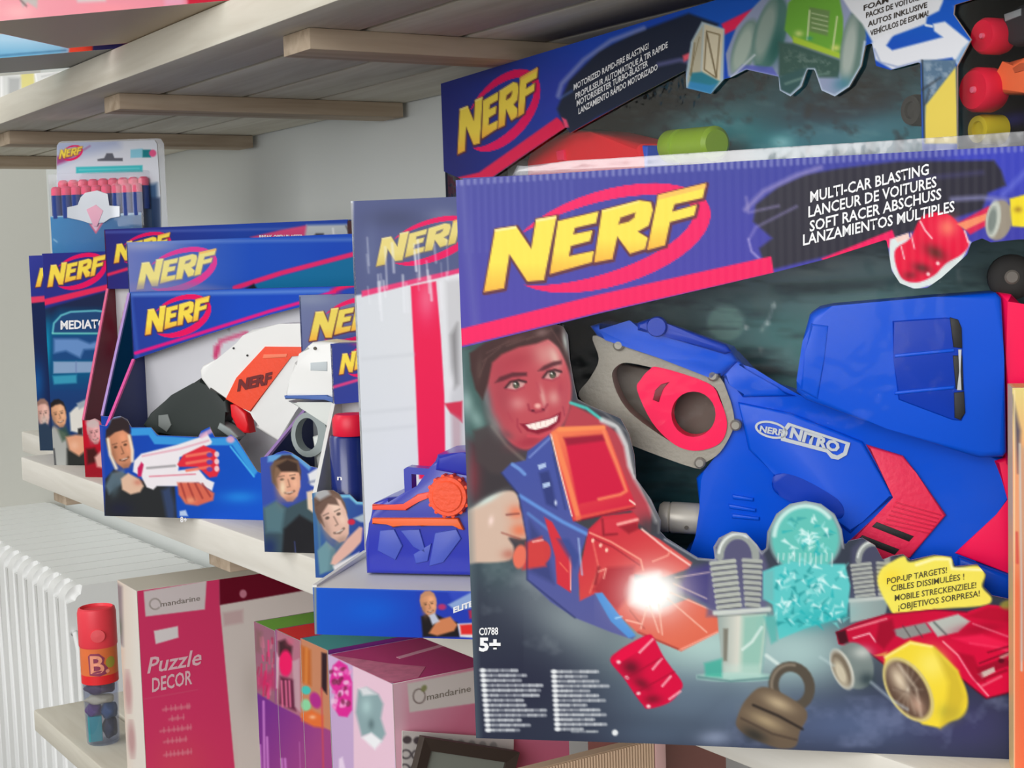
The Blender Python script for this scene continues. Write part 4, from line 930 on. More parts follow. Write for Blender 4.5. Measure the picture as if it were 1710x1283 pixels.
jh = [tuple(jp[0]), tuple(jp[1]), tuple(jp[2]), tuple(jp[3]), tuple(jp[4]), tuple(jp[5]), (1720, -30), (1594, 8), (1592, 24), (1621, 66), (1598, 110), (1599, 360), (1542, 360), (1537, 103), (1487, 117), (1463, 110), (1456, 72), (1445, 76), (1438, 110), (1418, 145), (1394, 161), (1372, 151),
      (1360, 116), (1348, 116), (1338, 145), (1320, 161), (1302, 151), (1300, 128), (1246, 116), (1221, 129), (1209, 132), (1187, 157), (1146, 147), (1145, 117), (1060, 162), (952, 222), (945, 212), (880, 256), (800, 312), tuple(J_.pix([(0, JH - .102)])[0])]
jhp = panel(J_, 'header_panel', jh, 0, 1.9, jp_header, CARD, coarse=1725)
for s_, a, b in (('MOTORIZED RAPID-FIRE BLASTING!', (958, 151), (1083, 81)), ('PROPULSEUR AUTOMATIQUE À TIR RAPIDE', (961, 166), (1115, 79)), ('MOTORISIERTER TURBO-BLASTER', (963, 178), (1082, 110)), ('LANZAMIENTO RÁPIDO MOTORIZADO', (966, 191), (1098, 116))):
    text(J_, s_, a, b, 10, -.0005, WHITEINK, jhp, bold=.02)
BUB = mat('dark_brown_ink', (60, 52, 46), .5)
for s_, a, b in (('FOAM CARS!', (1442, 18), (1530, -14)), ('PACKS DE VOITURES', (1446, 30), (1540, -2)), ('AUTOS INKLUSIVE', (1449, 45), (1548, 12)), ('VEHÍCULOS DE ESPUMA!', (1453, 60), (1550, 26))):
    text(J_, s_, a, b, 9, -.0005, BUB, jhp, bold=.02)


def jp_inner(c):
    c.G((900, 100), (14, 18, 28), (1300, 230), (30, 120, 136)); c.B(1110, 165, 120, 40, -20, (14, 16, 24), .9); c.B(1180, 200, 120, 24, -12, (120, 150, 150), .7); c.B(1230, 222, 90, 34, 0, (20, 160, 170), .9)
    c.B(1400, 180, 120, 40, -10, (22, 36, 56), .9); c.B(1420, 220, 130, 24, -8, (70, 140, 160), .8); c.B(1305, 238, 22, 14, 0, (150, 220, 226), .9); c.B(1440, 150, 60, 30, 0, (16, 18, 26), .9); c.smoke(40, 12, (110, 170, 180), .5, .5, .8, 3., None, -.3); c.smoke(25, 20, (10, 14, 24), .5, .55, .75, 7.)
    c.P([(1604, -300), (2400, -600), (2400, 700), (1604, 700)], (30, 24, 26), 20); c.B(1650, 190, 40, 30, 0, (60, 46, 50), .7); c.B(1690, 200, 40, 14, -10, (70, 66, 160), .8)


z0 = .12
jq = J_.pix([(.003, z0), (JW - .003, z0), (JW - .003, JH - .003), (.003, JH - .003)], JD - .002)
panel(J_, 'backing_card', [tuple(jq[3]), tuple(jq[2]), tuple(jq[1]), tuple(jq[0])], JD - .002, 4, jp_inner, CARD, coarse=1725)
fq = [(0, 0), (JW, 0), (JW, .2), (0, .2)]
finish(poly_bm(fq, 0, .0012), 'front_panel', DARKCARD, J_.e)
finish(poly_bm([(.003, .2), (JW - .003, .2), (JW - .003, JH - .01), (.003, JH - .01)], .0022, .0026), 'window_film', FILM, J_.e)
JB = Pack(J_.O, -97, 'toy_blaster', 'red toy blaster with a lime clip behind the film of the wide wall-side box', 'toy blaster')
solid(JB, 'body', [(878, 268), (884, 252), (905, 234), (948, 217), (985, 220), (1066, 240), (1070, 262), (1074, 330), (880, 330)], .026, .07, mat('bright_red_plastic', (246, 4, 36), .5, 0, .08), .006)
solid(JB, 'barrel_band', [(1064, 241), (1080, 244), (1080, 330), (1066, 330)], .03, .066, BLUE, .002)
solid(JB, 'stock_cap', [(846, 266), (856, 262), (868, 268), (872, 330), (846, 330)], .022, .05, mat('grey_plastic', (150, 160, 160), .4), .003)
solid(JB, 'sight_rib', [(928, 252), (940, 250), (942, 268), (930, 268)], .023, .03, RED, .001)
q = JB.loc([(1096, 245), (1186, 238)], .03)
LIME = mat('lime_plastic', (150, 190, 10), .4, 0, .4)
finish(turn(lathe_bm([(0, 0), (.014, 0), (.0155, .002), (.0155, .02), (.0135, .021), (.0135, .028), (.0155, .029), (.0155, .075), (.012, .078)], 24), (q[0][0], .045, q[0][1]), (q[1][0], .045, q[1][1])), 'clip', LIME, JB.e, 40)
ORANGE = mat('orange_foam', (240, 110, 62), .6, 0, .3, .06, 200); NRED = mat('red_foam_wheel', (240, 10, 60), .55, 0, .3)
for lab, body_, whs in (('orange foam toy car with red wheels in the right window of the wide box', [(1650, 128), (1658, 118), (1676, 112), (1690, 100), (1724, 92), (1790, 80), (1790, 140), (1720, 156), (1656, 158)], [((1628, 150), 27), ((1738, 148), 26)]),
                        ('dark toy car with a red wheel, upper one in the right window', [(1656, 60), (1672, 30), (1700, 8), (1790, -20), (1790, 60), (1690, 78)], [((1643, 60), 22)])):
    Ca = Pack(J_.O, -97, 'toy_car', lab, 'toy car', 'toy cars in the wide box')
    bodym = ORANGE if 'orange' in lab else mat('charcoal_foam', (40, 38, 42), .6)
    cb = solid(Ca, 'body', body_, .03, .062, bodym, .004)
    if 'orange' in lab:
        solid(Ca, 'side_window', [(1690, 114), (1702, 106), (1722, 102), (1722, 114), (1694, 122)], .0292, .031, mat('orange_recess', (190, 84, 44), .6), .0004)
    else:
        solid(Ca, 'grille', [(1676, 24), (1704, 14), (1704, 26), (1678, 36)], .0292, .031, mat('grille_grey', (140, 146, 148), .5), .0004)
    for c_, r_ in whs:
        q = Ca.loc([c_, (c_[0] + r_, c_[1])], .02); rr = abs(q[1][0] - q[0][0])
        w = finish(turn(lathe_bm([(0, .002), (rr * .3, .001), (rr * .85, 0), (rr, .003), (rr, .016), (rr * .9, .02), (0, .02)], 28), (q[0][0], .018, q[0][1]), (q[0][0], .06, q[0][1])), 'wheel', NRED, Ca.e, 45)
        finish(turn(lathe_bm([(0, 0), (rr * .14, 0), (rr * .16, .002), (0, .003)], 10), (q[0][0], .0172, q[0][1]), (q[0][0], .03, q[0][1])), 'hub', mat('pink_hub', (250, 120, 150), .5), w, 40)
for lab, c_, rx in (('black wheeled toy car beside the yellow pillar of the wide box', (1520, 184), 18), ('yellow wheeled toy car at the foot of the right window in the wide box', (1632, 216), 18)):
    Ca = Pack(J_.O, -97, 'toy_car', lab, 'toy car'); q = Ca.loc([c_, (c_[0] + rx, c_[1])], .03); rr = abs(q[1][0] - q[0][0])
    mm = mat('rubber', (34, 32, 30), .7) if 'black' in lab else mat('yellow_foam', (220, 200, 40), .6)
    finish(turn(lathe_bm([(0, .003), (rr * .5, .002), (rr * .55, 0), (rr * .9, 0), (rr, .004), (rr, .02), (0, .022)], 24), (q[0][0], .03, q[0][1]), (q[0][0], .06, q[0][1])), 'tyre', mm, Ca.e, 40)


# ------------------------------------------------------------------ open-front boxes in the row
def open_pack(pk, w, h, hd, d, bh, hz, sidem, edgem, topm=BLUECARD, t=.0016):
    """box whose front is cut away: low front panel, raised header set back by hd, slanting side boards"""
    e = pk.e
    prof = [(.0016, 0), (.0016, bh), (hd, hz), (hd, h - t), (d - t, h - t), (d - t, 0)]
    for x in (0, w - t):
        bm = bmesh.new(); a = [bm.verts.new((x, p[0], p[1])) for p in prof]; b = [bm.verts.new((x + t, p[0], p[1])) for p in prof]; n = len(prof)
        bm.faces.new(a); bm.faces.new(b[::-1])
        for i in range(n):
            f = bm.faces.new((a[i], b[i], b[(i + 1) % n], a[(i + 1) % n])); f.material_index = 1 if i in (0, 1) else 0
        s_ = finish(bm, 'side_panel', [sidem, edgem], e)
        # coloured fold along the slanting edge
        box_ = bmesh.new()
        p, q = Vector((x + t / 2, .0016, bh)), Vector((x + t / 2, hd, hz)); L = (q - p).length
        box_bm((-t * 1.1, -t * .9, 0), (t * 1.1, t * .9, L), 0, 2, box_)
        turn(box_, p, q); finish(box_, 'edge_fold', edgem, s_)
    box('bottom_panel', (t, .0014, 0), (w - t, d - t, t), WHITECARD, e); box('top_panel', (t, hd + .0016, h - t), (w - t, d - t, h), topm, e)


def rect_pix(pk, x0, z0, x1, z1, k): return [tuple(p) for p in pk.pix([(x0, z1), (x1, z1), (x1, z0), (x0, z0)], k)]


def corner(pk, x, z, k=0.): return tuple(pk.pix([(x, z)], k)[0])


DBLUE = card('dark_blue_card', (22, 40, 104)); PINK = card('pink_edge_card', (226, 80, 160)); LILAC = card('lilac_edge_card', (176, 140, 206)); MAROON = card('maroon_card', (120, 12, 40))
GWHITE = mat('white_plastic', (238, 238, 236), .35, 0, .45, coat=.15); GORANGE = mat('orange_plastic', (244, 74, 36), .45, 0, .4, .04, 300, .15); GBLACK = mat('dark_green_black_plastic', (42, 50, 48), .5, 0, .4); GRED = mat('red_trigger_plastic', (232, 20, 34), .35, 0, .45)

# E: white and orange blaster
E_ = Pack((.521, 1.683, ZS), -51, 'blaster_box', 'open-front blue box with a white and orange blaster over a pictured smiling man', 'toy box', 'blue toy boxes on the middle shelf')
EW, EH, EHD, ED = .335, .254, .076, .1
open_pack(E_, EW, EH, EHD, ED, .088, .174, DBLUE, PINK)


def e_inner(c):
    c.G((220, 600), (216, 216, 222), (600, 600), (226, 226, 232)); c.L([(362, 592), (368, 570), (412, 556)], 7, (226, 90, 140), 2, .9); c.L([(360, 596), (362, 580)], 9, (214, 50, 110), 2, .8); c.B(400, 760, 60, 20, 0, (170, 172, 178), .7)
    c.L([(380, 546), (384, 552)], 2, (90, 90, 96), 1, .7)


panel(E_, 'back_panel', rect_pix(E_, .001, .001, EW - .001, EH - .001, ED - .001), ED - .001, 4, e_inner, MATT)


def e_header(c):
    c.G((215, 500), (36, 60, 150), (400, 500), (18, 72, 190)); c.L([(215, 492), (610, 485)], 7, (110, 150, 220), 3, .7); c.L([(218, 490), (230, 595)], 5, (60, 100, 190), 3, .6)
    c.logo((242, 560), (247, 517), (350, 494)); c.L([(226, 590), (330, 558), (450, 520), (500, 506), (580, 480)], 5.5, (226, 20, 130), 1.4); c.E(585, 482, 32, 9, -8, MAG, 2); c.E(590, 486, 26, 6, -8, (24, 70, 180), 2)


eh = [corner(E_, 0, EH, EHD), corner(E_, EW, EH, EHD), corner(E_, EW, .24, EHD), (560, 494), (497, 514), (450, 526), (330, 564), corner(E_, 0, .174, EHD)]
panel(E_, 'header_panel', eh, EHD, 1.4, e_header, CARD)


def e_base(c):
    c.G((170, 800), (22, 66, 170), (440, 800), (14, 84, 200)); c.B(400, 830, 34, 12, 0, (36, 140, 226), .8); c.B(390, 780, 40, 40, 0, (10, 78, 190), .6)
    c.P([(219, 715), (252, 714), (262, 728), (330, 732), (380, 731), (395, 735), (430, 788), (424, 796), (388, 744), (330, 744), (258, 742), (248, 727), (219, 728)], (62, 160, 226), 1.5, .9); c.L([(385, 746), (424, 796)], 3, (80, 190, 240), 1, .9)
    c.L([(169, 715), (176, 860)], 5, (70, 80, 170), 2, .6)
    c.P([(176, 800), (190, 784), (205, 790), (260, 810), (292, 812), (296, 872), (240, 872), (174, 862)], (42, 44, 46), 2); c.P([(176, 812), (186, 790), (206, 785), (214, 800), (182, 826)], (100, 124, 140), 3, .8); c.B(192, 820, 8, 14, 20, (70, 86, 94), .7); c.B(200, 850, 24, 14, 0, (34, 36, 58), .8); c.P([(270, 820), (284, 812), (292, 845), (292, 874), (280, 872)], (60, 84, 140), 4, .6)
    c.man(201, 745, 42, 76, -14, (206, 138, 104), (48, 36, 40)); c.L([(180, 734), (184, 760), (194, 782)], 5, (248, 232, 206), 2, .9); c.L([(216, 728), (221, 752), (221, 770)], 5, (248, 232, 206), 2, .9)
    c.E(200, 701, 19, 11, 0, (150, 166, 206), 2.5, .85); c.P([(182, 712), (186, 700), (204, 696), (216, 704), (218, 722), (206, 716), (192, 722), (182, 730)], (50, 38, 40), 2)
    # pictured blaster and hands
    c.P([(224, 770), (236, 758), (296, 743), (335, 730), (345, 722), (354, 738), (352, 742), (300, 764), (298, 786), (330, 782), (345, 800), (358, 806), (354, 820), (330, 806), (296, 812), (262, 812), (256, 818), (245, 814), (236, 796), (222, 788)], (238, 232, 236), 1.5)
    c.P([(296, 776), (306, 760), (340, 744), (360, 752), (367, 786), (362, 796), (350, 798), (330, 780), (300, 780)], (226, 44, 62), 1.5)
    for y in (756, 768, 780): c.L([(312, y + 6), (350, y)], 5, (244, 120, 96), 1.5, .9); c.E(350, y + 4, 5, 4, 0, (96, 70, 170), 1.2, .9); c.E(362, y + 3, 4, 5, 0, (250, 216, 216), 1.2, .9)
    c.L([(238, 762), (300, 750), (348, 736)], 3, (226, 150, 170), 1.5, .7); c.L([(246, 782), (292, 778)], 4, (150, 146, 150), 1.5, .8); c.L([(250, 796), (326, 792)], 2.5, (226, 130, 150), 1.2, .9); c.P([(230, 782), (236, 772), (240, 776), (236, 796), (230, 796)], (200, 30, 90), 1.5)
    c.L([(336, 728), (352, 720)], 8, (230, 170, 200), 2, .8); c.E(385, 734, 7, 6, 0, (232, 170, 196), 2, .9)
    c.P([(202, 800), (214, 790), (232, 800), (240, 812), (234, 822), (218, 826), (204, 818)], (222, 184, 158), 2); c.B(230, 806, 8, 6, 0, (206, 130, 110), .8)
    c.P([(296, 806), (332, 806), (358, 824), (356, 836), (330, 845), (310, 842), (298, 826)], (216, 104, 82), 2)
    for k in range(4): c.L([(302 + k * 12, 808), (312 + k * 13, 838 - k * 3)], 3, (150, 50, 50), 1.5, .75)
    c.B(318, 836, 10, 6, 0, (240, 160, 120), .8)
    c.P([(300, 854), (310, 852), (314, 862), (300, 862)], (200, 216, 240), 1.5, .9)


eb = [corner(E_, 0, .105), (178, 712), (183, 703), (190, 697), (200, 695), (212, 701), (219, 714), (252, 714), (263, 727), (331, 730), (336, 720), (350, 713), (358, 730), (379, 730), (386, 726), (395, 733), (430, 788), (446, 794),
      (520, 796), corner(E_, EW, .075), corner(E_, EW, 0), corner(E_, .2, 0), corner(E_, 0, 0)]
ebp = panel(E_, 'front_panel', eb, 0, 1.4, e_base, CARD)
text(E_, '8+', (301, 872), (312, 873), 9, -.0004, WHITEINK, ebp)
G1 = Pack(E_.O, -51, 'toy_blaster', 'white toy blaster with orange panel and dark stock in an open blue box', 'toy blaster', 'toy blasters in the row of boxes')
g_ = lambda n, p, a, b, m, bev=.002: solid(G1, n, p, a, b, m, bev)
g_('body', [(333, 619), (337, 611), (362, 600), (398, 578), (410, 564), (418, 550), (466, 541), (520, 540), (620, 536), (620, 640), (520, 640), (492, 690), (468, 741), (425, 714), (433, 702), (426, 695), (418, 690), (392, 668), (349, 652), (334, 632)], .03, .066, GWHITE, .004)
g_('orange_panel', [(376, 667), (394, 631), (442, 579), (540, 580), (540, 592), (486, 594), (418, 688), (404, 682)], .0285, .032, GORANGE, .001)
g_('orange_panel_lip', [(440, 592), (480, 591), (478, 597), (438, 599)], .0278, .029, mat('pale_orange_plastic', (250, 130, 96), .45), .0006)
g_('trigger', [(383, 676), (394, 674), (411, 690), (413, 709), (416, 724), (406, 724), (394, 714), (385, 696)], .034, .05, GRED, .003)
g_('stock', [(237, 711), (250, 690), (286, 660), (322, 640), (334, 631), (350, 652), (378, 667), (382, 690), (367, 708), (392, 728), (380, 742), (330, 730), (264, 728)], .034, .062, GBLACK, .004)
g_('emblem', [(264, 694), (280, 692), (286, 710), (278, 722), (264, 712)], .0325, .036, mat('grey_emblem', (120, 126, 124), .5), .001)
g_('grip_guard', [(366, 706), (384, 716), (398, 730), (390, 736), (362, 716)], .032, .05, mat('grey_plastic', (150, 160, 160), .4), .002)
text(G1, 'NERF', (396, 653), (452, 640), 18, .0278, mat('dark_red_ink', (110, 16, 20), .5), G1.e, bold=.06, lean=.15)
for p in ((412, 594), (389, 582)):
    q = G1.loc([p], .028)[0]; finish(turn(lathe_bm([(0, 0), (.0012, 0), (.0014, .004)], 10), (q[0], .029, q[1]), (q[0], .036, q[1])), 'screw', BLACK, G1.e)

# F: white blaster, boy in a teal jacket
F_ = Pack((.575, 1.353, ZS), -50, 'blaster_box', 'open-front box with a white blaster above a pictured dark-haired boy in teal jacket', 'toy box', 'blue toy boxes on the middle shelf')
FW, FH, FHD, FD = .24, .248, .103, .122
open_pack(F_, FW, FH, FHD, FD, .088, .128, DBLUE, LILAC)
panel(F_, 'back_panel', rect_pix(F_, .001, .001, FW - .001, FH - .001, FD - .001), FD - .001, 4, lambda c: c.G((500, 600), (205, 208, 214), (600, 700), (170, 176, 180)), MATT)


def f_header(c):
    c.G((500, 500), (112, 122, 160), (560, 640), (92, 96, 150)); c.P([(540, 560), (640, 540), (640, 640), (520, 640)], (40, 56, 140), 20, .6); c.B(520, 500, 40, 12, 0, (140, 150, 175), .6)  # blue-grey gradient paints a reflection into the header
    c.logo((516, 570), (527, 521), (660, 497), fill=(238, 214, 96)); c.L([(556, 490), (590, 478), (640, 470)], 5, MAG, 2, .9)


panel(F_, 'header_panel', [corner(F_, 0, FH, FHD), corner(F_, FW, FH, FHD), corner(F_, FW, .16, FHD), corner(F_, 0, .128, FHD)], FHD, 1.4, f_header, CARD)


def f_base(c):
    c.G((440, 780), (58, 80, 170), (600, 900), (36, 66, 160)); c.P([(447, 760), (500, 758), (520, 780), (516, 786), (496, 768), (447, 772)], (110, 180, 226), 2, .8)
    c.P([(440, 850), (460, 838), (480, 848), (520, 830), (536, 846), (540, 940), (442, 940)], (62, 82, 90), 2); c.P([(440, 848), (462, 836), (476, 850), (470, 890), (444, 890)], (90, 126, 136), 4, .8); c.P([(474, 884), (500, 860), (534, 880), (534, 945), (470, 940)], (34, 34, 38), 3); c.B(450, 915, 14, 20, 0, (28, 44, 100), .8); c.L([(492, 905), (494, 930)], 2, (70, 80, 140), 1, .7)
    c.man(480, 800, 46, 76, -6, (224, 164, 136), (66, 46, 40)); c.P([(451, 780), (458, 770), (478, 766), (498, 770), (502, 790), (490, 786), (472, 784), (462, 800), (464, 816), (454, 806)], (120, 92, 70), 2, .85); c.P([(462, 778), (480, 768), (496, 774), (498, 788), (470, 788)], (58, 42, 36), 2); c.B(472, 815, 6, 14, 0, (246, 226, 190), .8)
    c.P([(514, 792), (530, 782), (544, 776), (556, 790), (552, 800), (530, 815), (518, 810)], (226, 226, 230), 2); c.L([(516, 806), (540, 800)], 4, (110, 120, 150), 2, .7); c.P([(512, 822), (530, 816), (540, 840), (530, 862), (514, 850)], (230, 205, 180), 2)


fb = [corner(F_, 0, .093), (456, 760), (463, 756), (474, 753), (486, 756), (500, 765), (518, 779), (560, 788), corner(F_, FW, .07), corner(F_, FW, 0), corner(F_, .1, 0), corner(F_, 0, 0)]
panel(F_, 'front_panel', fb, 0, 1.4, f_base, CARD)
G2 = Pack(F_.O, -50, 'toy_blaster', 'white toy blaster with thin blue band and round grey guard in an open box', 'toy blaster', 'toy blasters in the row of boxes')
g_ = lambda n, p, a, b, m, bev=.002: solid(G2, n, p, a, b, m, bev)
g_('body', [(504, 596), (512, 578), (520, 572), (534, 570), (560, 573), (640, 573), (640, 668), (478, 664), (476, 656), (484, 632), (490, 606)], .035, .075, GWHITE, .004)
g_('port', [(518, 606), (546, 604), (546, 620), (518, 619)], .0342, .037, mat('pale_grey_recess', (196, 204, 208), .5), .0006)
g_('band', [(474, 661), (546, 660), (560, 668), (640, 668), (640, 674), (556, 674), (542, 666), (476, 667)], .033, .05, mat('slate_blue_plastic', (70, 104, 176), .4), .001)
g_('frame', [(480, 670), (496, 674), (552, 672), (640, 676), (640, 730), (554, 718), (524, 696), (502, 682)], .036, .07, mat('white_grey_plastic', (222, 226, 222), .4), .003)
finish(ring_bm(G2, ell_pts(516, 726, 30, 38, 0, 26).tolist(), ell_pts(512, 726, 19, 28, 0, 24).tolist(), .04, .055), 'guard', mat('grey_plastic', (150, 160, 160), .4), G2.e, 30)
g_('grip', [(520, 730), (560, 716), (640, 740), (640, 800), (530, 790)], .045, .075, mat('white_grey_plastic', (222, 226, 222), .4), .004)
q = G2.loc([(526, 582)], .0342)[0]; finish(turn(lathe_bm([(0, 0), (.0016, 0), (.0018, .004)], 10), (q[0], .0335, q[1]), (q[0], .04, q[1])), 'screw', GREYD, G2.e)

# G: small box with the red-capped navy drum
G_ = Pack((.561, 1.208, ZS), -49, 'blaster_box', 'small open-front box with a red and navy drum above a pictured boy aiming', 'toy box', 'blue toy boxes on the middle shelf')
GW, GH, GHD, GD = .19, .206, .055, .074
open_pack(G_, GW, GH, GHD, GD, .07, .150, WHITECARD, WHITECARD)
panel(G_, 'back_panel', rect_pix(G_, .001, .001, GW - .001, GH - .001, GD - .001), GD - .001, 4, lambda c: c.G((550, 640), (222, 218, 222), (620, 700), (206, 210, 214)), MATT)


def g_header(c):
    c.G((553, 575), (52, 62, 140), (620, 640), (44, 60, 150)); c.logo((566, 626), (572, 591), (652, 574)); c.L([(552, 648), (580, 640), (660, 616)], 5, (232, 60, 130), 1.5, .9); c.B(600, 575, 14, 4, 0, (200, 40, 120), .7)


panel(G_, 'header_panel', [corner(G_, 0, GH, GHD), corner(G_, GW, GH, GHD), corner(G_, GW, .165, GHD), corner(G_, 0, .150, GHD)], GHD, 1.3, g_header, CARD)


def g_base(c):
    c.G((530, 840), (60, 110, 160), (630, 880), (40, 60, 150)); c.L([(548, 822), (566, 829), (584, 829), (596, 840), (630, 842)], 5, (130, 205, 230), 2, .9); c.L([(530, 830), (536, 955)], 4, (90, 130, 150), 2, .7)
    c.P([(530, 920), (545, 904), (560, 918), (560, 950), (534, 960)], (110, 150, 160), 2); c.P([(552, 920), (566, 900), (586, 915), (586, 950), (548, 955)], (90, 120, 130), 3, .6)
    c.man(556, 862, 50, 92, -20, (226, 184, 166), (110, 84, 72)); c.P([(526, 842), (540, 826), (560, 830), (566, 844), (548, 842), (536, 860), (542, 880), (530, 866)], (100, 76, 66), 2, .9); c.P([(524, 812), (548, 818), (552, 826), (534, 836), (526, 830)], (190, 196, 200), 3, .8)
    c.P([(556, 930), (580, 900), (600, 880), (612, 882), (608, 900), (590, 920), (560, 945), (552, 942)], (226, 178, 164), 2); c.P([(590, 866), (612, 856), (630, 850), (630, 876), (602, 872)], (170, 186, 200), 2); c.E(587, 872, 6, 5, 0, (206, 40, 70), 1.5); c.P([(556, 946), (600, 922), (600, 950), (560, 958)], (226, 222, 226), 2)
    c.P([(606, 880), (640, 870), (640, 960), (600, 945)], (40, 56, 170), 2)


gb = [corner(G_, 0, .076), (540, 819), (556, 819), (567, 826), (584, 826), (596, 838), (640, 840), corner(G_, GW, .06), corner(G_, GW, 0), corner(G_, 0, 0)]
panel(G_, 'front_panel', gb, 0, 1.3, g_base, CARD)
G3 = Pack(G_.O, -49, 'dart_drum', 'navy plastic drum with a bright red cap in the small open box', 'toy drum')
q = G3.loc([(584, 870), (584, 690), (606, 690)], .027)
rr = .0165
NAVP = mat('navy_translucent_plastic', (26, 44, 120), .25, 0, .5, coat=.3)
finish(turn(lathe_bm([(0, 0), (rr, 0), (rr, q[1][1] - .026), (rr * .9, q[1][1] - .024)], 28), (q[0][0], .03, .004), (q[0][0], .03, q[1][1])), 'drum', NAVP, G3.e, 40)
finish(turn(lathe_bm([(rr, 0), (rr * 1.04, .001), (rr * 1.04, .015), (rr * .9, .019), (0, .02)], 28), (q[1][0], .03, q[1][1] - .02), (q[1][0], .03, q[1][1] + .03)), 'cap', mat('red_cap_plastic', (232, 24, 60), .4), G3.e, 40)
solid(G3, 'muzzle', [(598, 668), (640, 664), (640, 700), (610, 700), (606, 690)], .03, .05, GWHITE, .003)
text(G3, 'n', (563, 802), (571, 802), 8, .0135, WHITEINK, G3.e)

# H: tall box with a white backing, red stripe and low blue tray
H_ = Pack((.471, 1.02, ZS), -47, 'blaster_box', 'tall white-backed box with a red stripe and low blue tray edge', 'toy box', 'blue toy boxes on the middle shelf')
HW, HH, HHD, HD, TZ = .235, .329, .116, .128, .036
open_pack(H_, HW, HH, HHD, HD, TZ, TZ + .004, WHITECARD, WHITECARD, WHITECARD)
tz = TZ
finish(poly_bm([(.0016, .0016), (HW - .0016, .0016), (HW - .0016, HHD - .001), (.0016, HHD - .001)], tz - .0016, tz, 0, 3, 'xy'), 'tray_top', WHITECARD, H_.e)


def h_back(c):
    c.G((600, 600), (216, 220, 226), (750, 600), (226, 228, 232)); c.P([(590, 330), (800, 320), (800, 446), (752, 458), (700, 470), (604, 492), (590, 494)], (84, 92, 136), 2)
    c.B(660, 365, 60, 20, 0, (70, 76, 110), .8); c.B(620, 420, 14, 50, 0, (100, 110, 150), .6); c.B(740, 360, 30, 14, 0, (120, 128, 160), .6)  # blue-grey header tone carries a painted reflection
    r = random.Random(2)
    c.logo((628, 445), (638, 398), (792, 359), fill=(232, 214, 130), top=(240, 230, 190), low=(214, 190, 100), edge=(110, 100, 110))
    c.P([(604, 486), (700, 464), (752, 452), (800, 440), (800, 448), (752, 460), (700, 472), (604, 496)], (232, 60, 120), 1.5)
    c.P([(686, 478), (728, 470), (736, 560), (742, 660), (744, 800), (700, 800), (694, 640)], (238, 20, 80), 1.5); c.B(712, 500, 18, 40, 0, (246, 150, 170), .55)
    for k in range(26):  # pale reflection streaks painted down the header
        x = r.uniform(608, 752); y = r.uniform(395, 480); L = r.uniform(20, 75)
        c.L([(x, y), (x + 3, y + L)], r.uniform(1.5, 4), (236, 238, 244), 2, r.uniform(.25, .7))
    c.P([(744, 470), (800, 460), (800, 800), (756, 800), (750, 600)], (206, 206, 210), 4); c.P([(752, 560), (764, 540), (766, 640), (758, 650)], (120, 118, 120), 5, .7); c.P([(742, 674), (772, 670), (772, 706), (752, 690)], (214, 30, 66), 2, .9); c.B(752, 640, 8, 20, 0, (232, 232, 236), .8); c.P([(754, 690), (770, 700), (770, 790), (756, 760)], (190, 150, 160), 4, .6)
    for y in (600, 690, 720): c.L([(606, y), (690, y - 8)], 4, (200, 204, 210), 4, .5)


panel(H_, 'back_panel', rect_pix(H_, 0, TZ - .004, HW, HH, HHD), HHD, 1.6, h_back, CARD)


def h_tray(c):
    c.G((530, 1000), (22, 84, 200), (790, 1030), (30, 56, 176)); c.B(620, 1020, 60, 30, 0, (14, 96, 214), .7); c.P([(698, 986), (800, 985), (800, 1080), (706, 1080), (700, 1010)], (36, 60, 178), 6, .9); c.L([(526, 980), (800, 988)], 3, (120, 150, 220), 2, .8); c.L([(526, 980), (527, 1060)], 4, (170, 160, 120), 1.5, .8); c.P([(746, 984), (800, 986), (800, 1010), (760, 1010)], (60, 84, 200), 4, .6)
    c.P([(703, 1030), (720, 1022), (740, 1032), (764, 1040), (768, 1064), (706, 1064)], (30, 26, 28), 2); c.man(716, 1009, 27, 42, -10, (214, 150, 110), (196, 140, 104)); c.P([(716, 1058), (730, 1036), (752, 1030), (764, 1044), (758, 1054), (730, 1062)], (206, 128, 86), 2); c.P([(716, 1028), (726, 1024), (734, 1038), (722, 1044)], (190, 196, 214), 2)
    c.P([(748, 1010), (786, 990), (800, 996), (800, 1014), (760, 1020)], (140, 166, 214), 2); c.P([(764, 1042), (800, 1040), (800, 1066), (768, 1064)], (224, 226, 228), 1.5); c.P([(768, 1044), (796, 1042), (796, 1060), (770, 1060)], (222, 44, 44), 2); c.E(738, 1014, 7, 5, 0, (180, 50, 110), 2); c.P([(782, 1020), (800, 1016), (800, 1030), (784, 1034)], (200, 40, 60), 2, .8)


hfp = panel(H_, 'front_panel', [corner(H_, 0, TZ), corner(H_, HW, TZ), corner(H_, HW, 0), corner(H_, 0, 0)], 0, 1.4, h_tray, CARD)
text(H_, 'ELITE', (757, 1024), (790, 1012), 9, -.0004, WHITEINK, hfp, bold=.04)
G4 = Pack(H_.O, -47, 'toy_blaster', 'blue toy blaster with orange stripes and round orange cap in the tall box', 'toy blaster', 'toy blasters in the row of boxes')
g_ = lambda n, p, a, b, m, bev=.002: solid(G4, n, p, a, b, m, bev)
DB = mat('violet_blue_plastic', (36, 48, 176), .3, 0, .5, coat=.3); DB2 = mat('slate_violet_plastic', (70, 88, 190), .4)
zt = G4.pix([(.0, TZ)], .04)[0][1]
lo_ = lambda x: tuple(G4.pix([(x, TZ + .0012)], .045)[0])
g_('body', [(621, 842), (646, 831), (681, 830), (696, 812), (726, 785), (729, 760), (800, 754), lo_(.16), lo_(.026), (608, 910), (616, 874)], .045, .10, DB, .004)
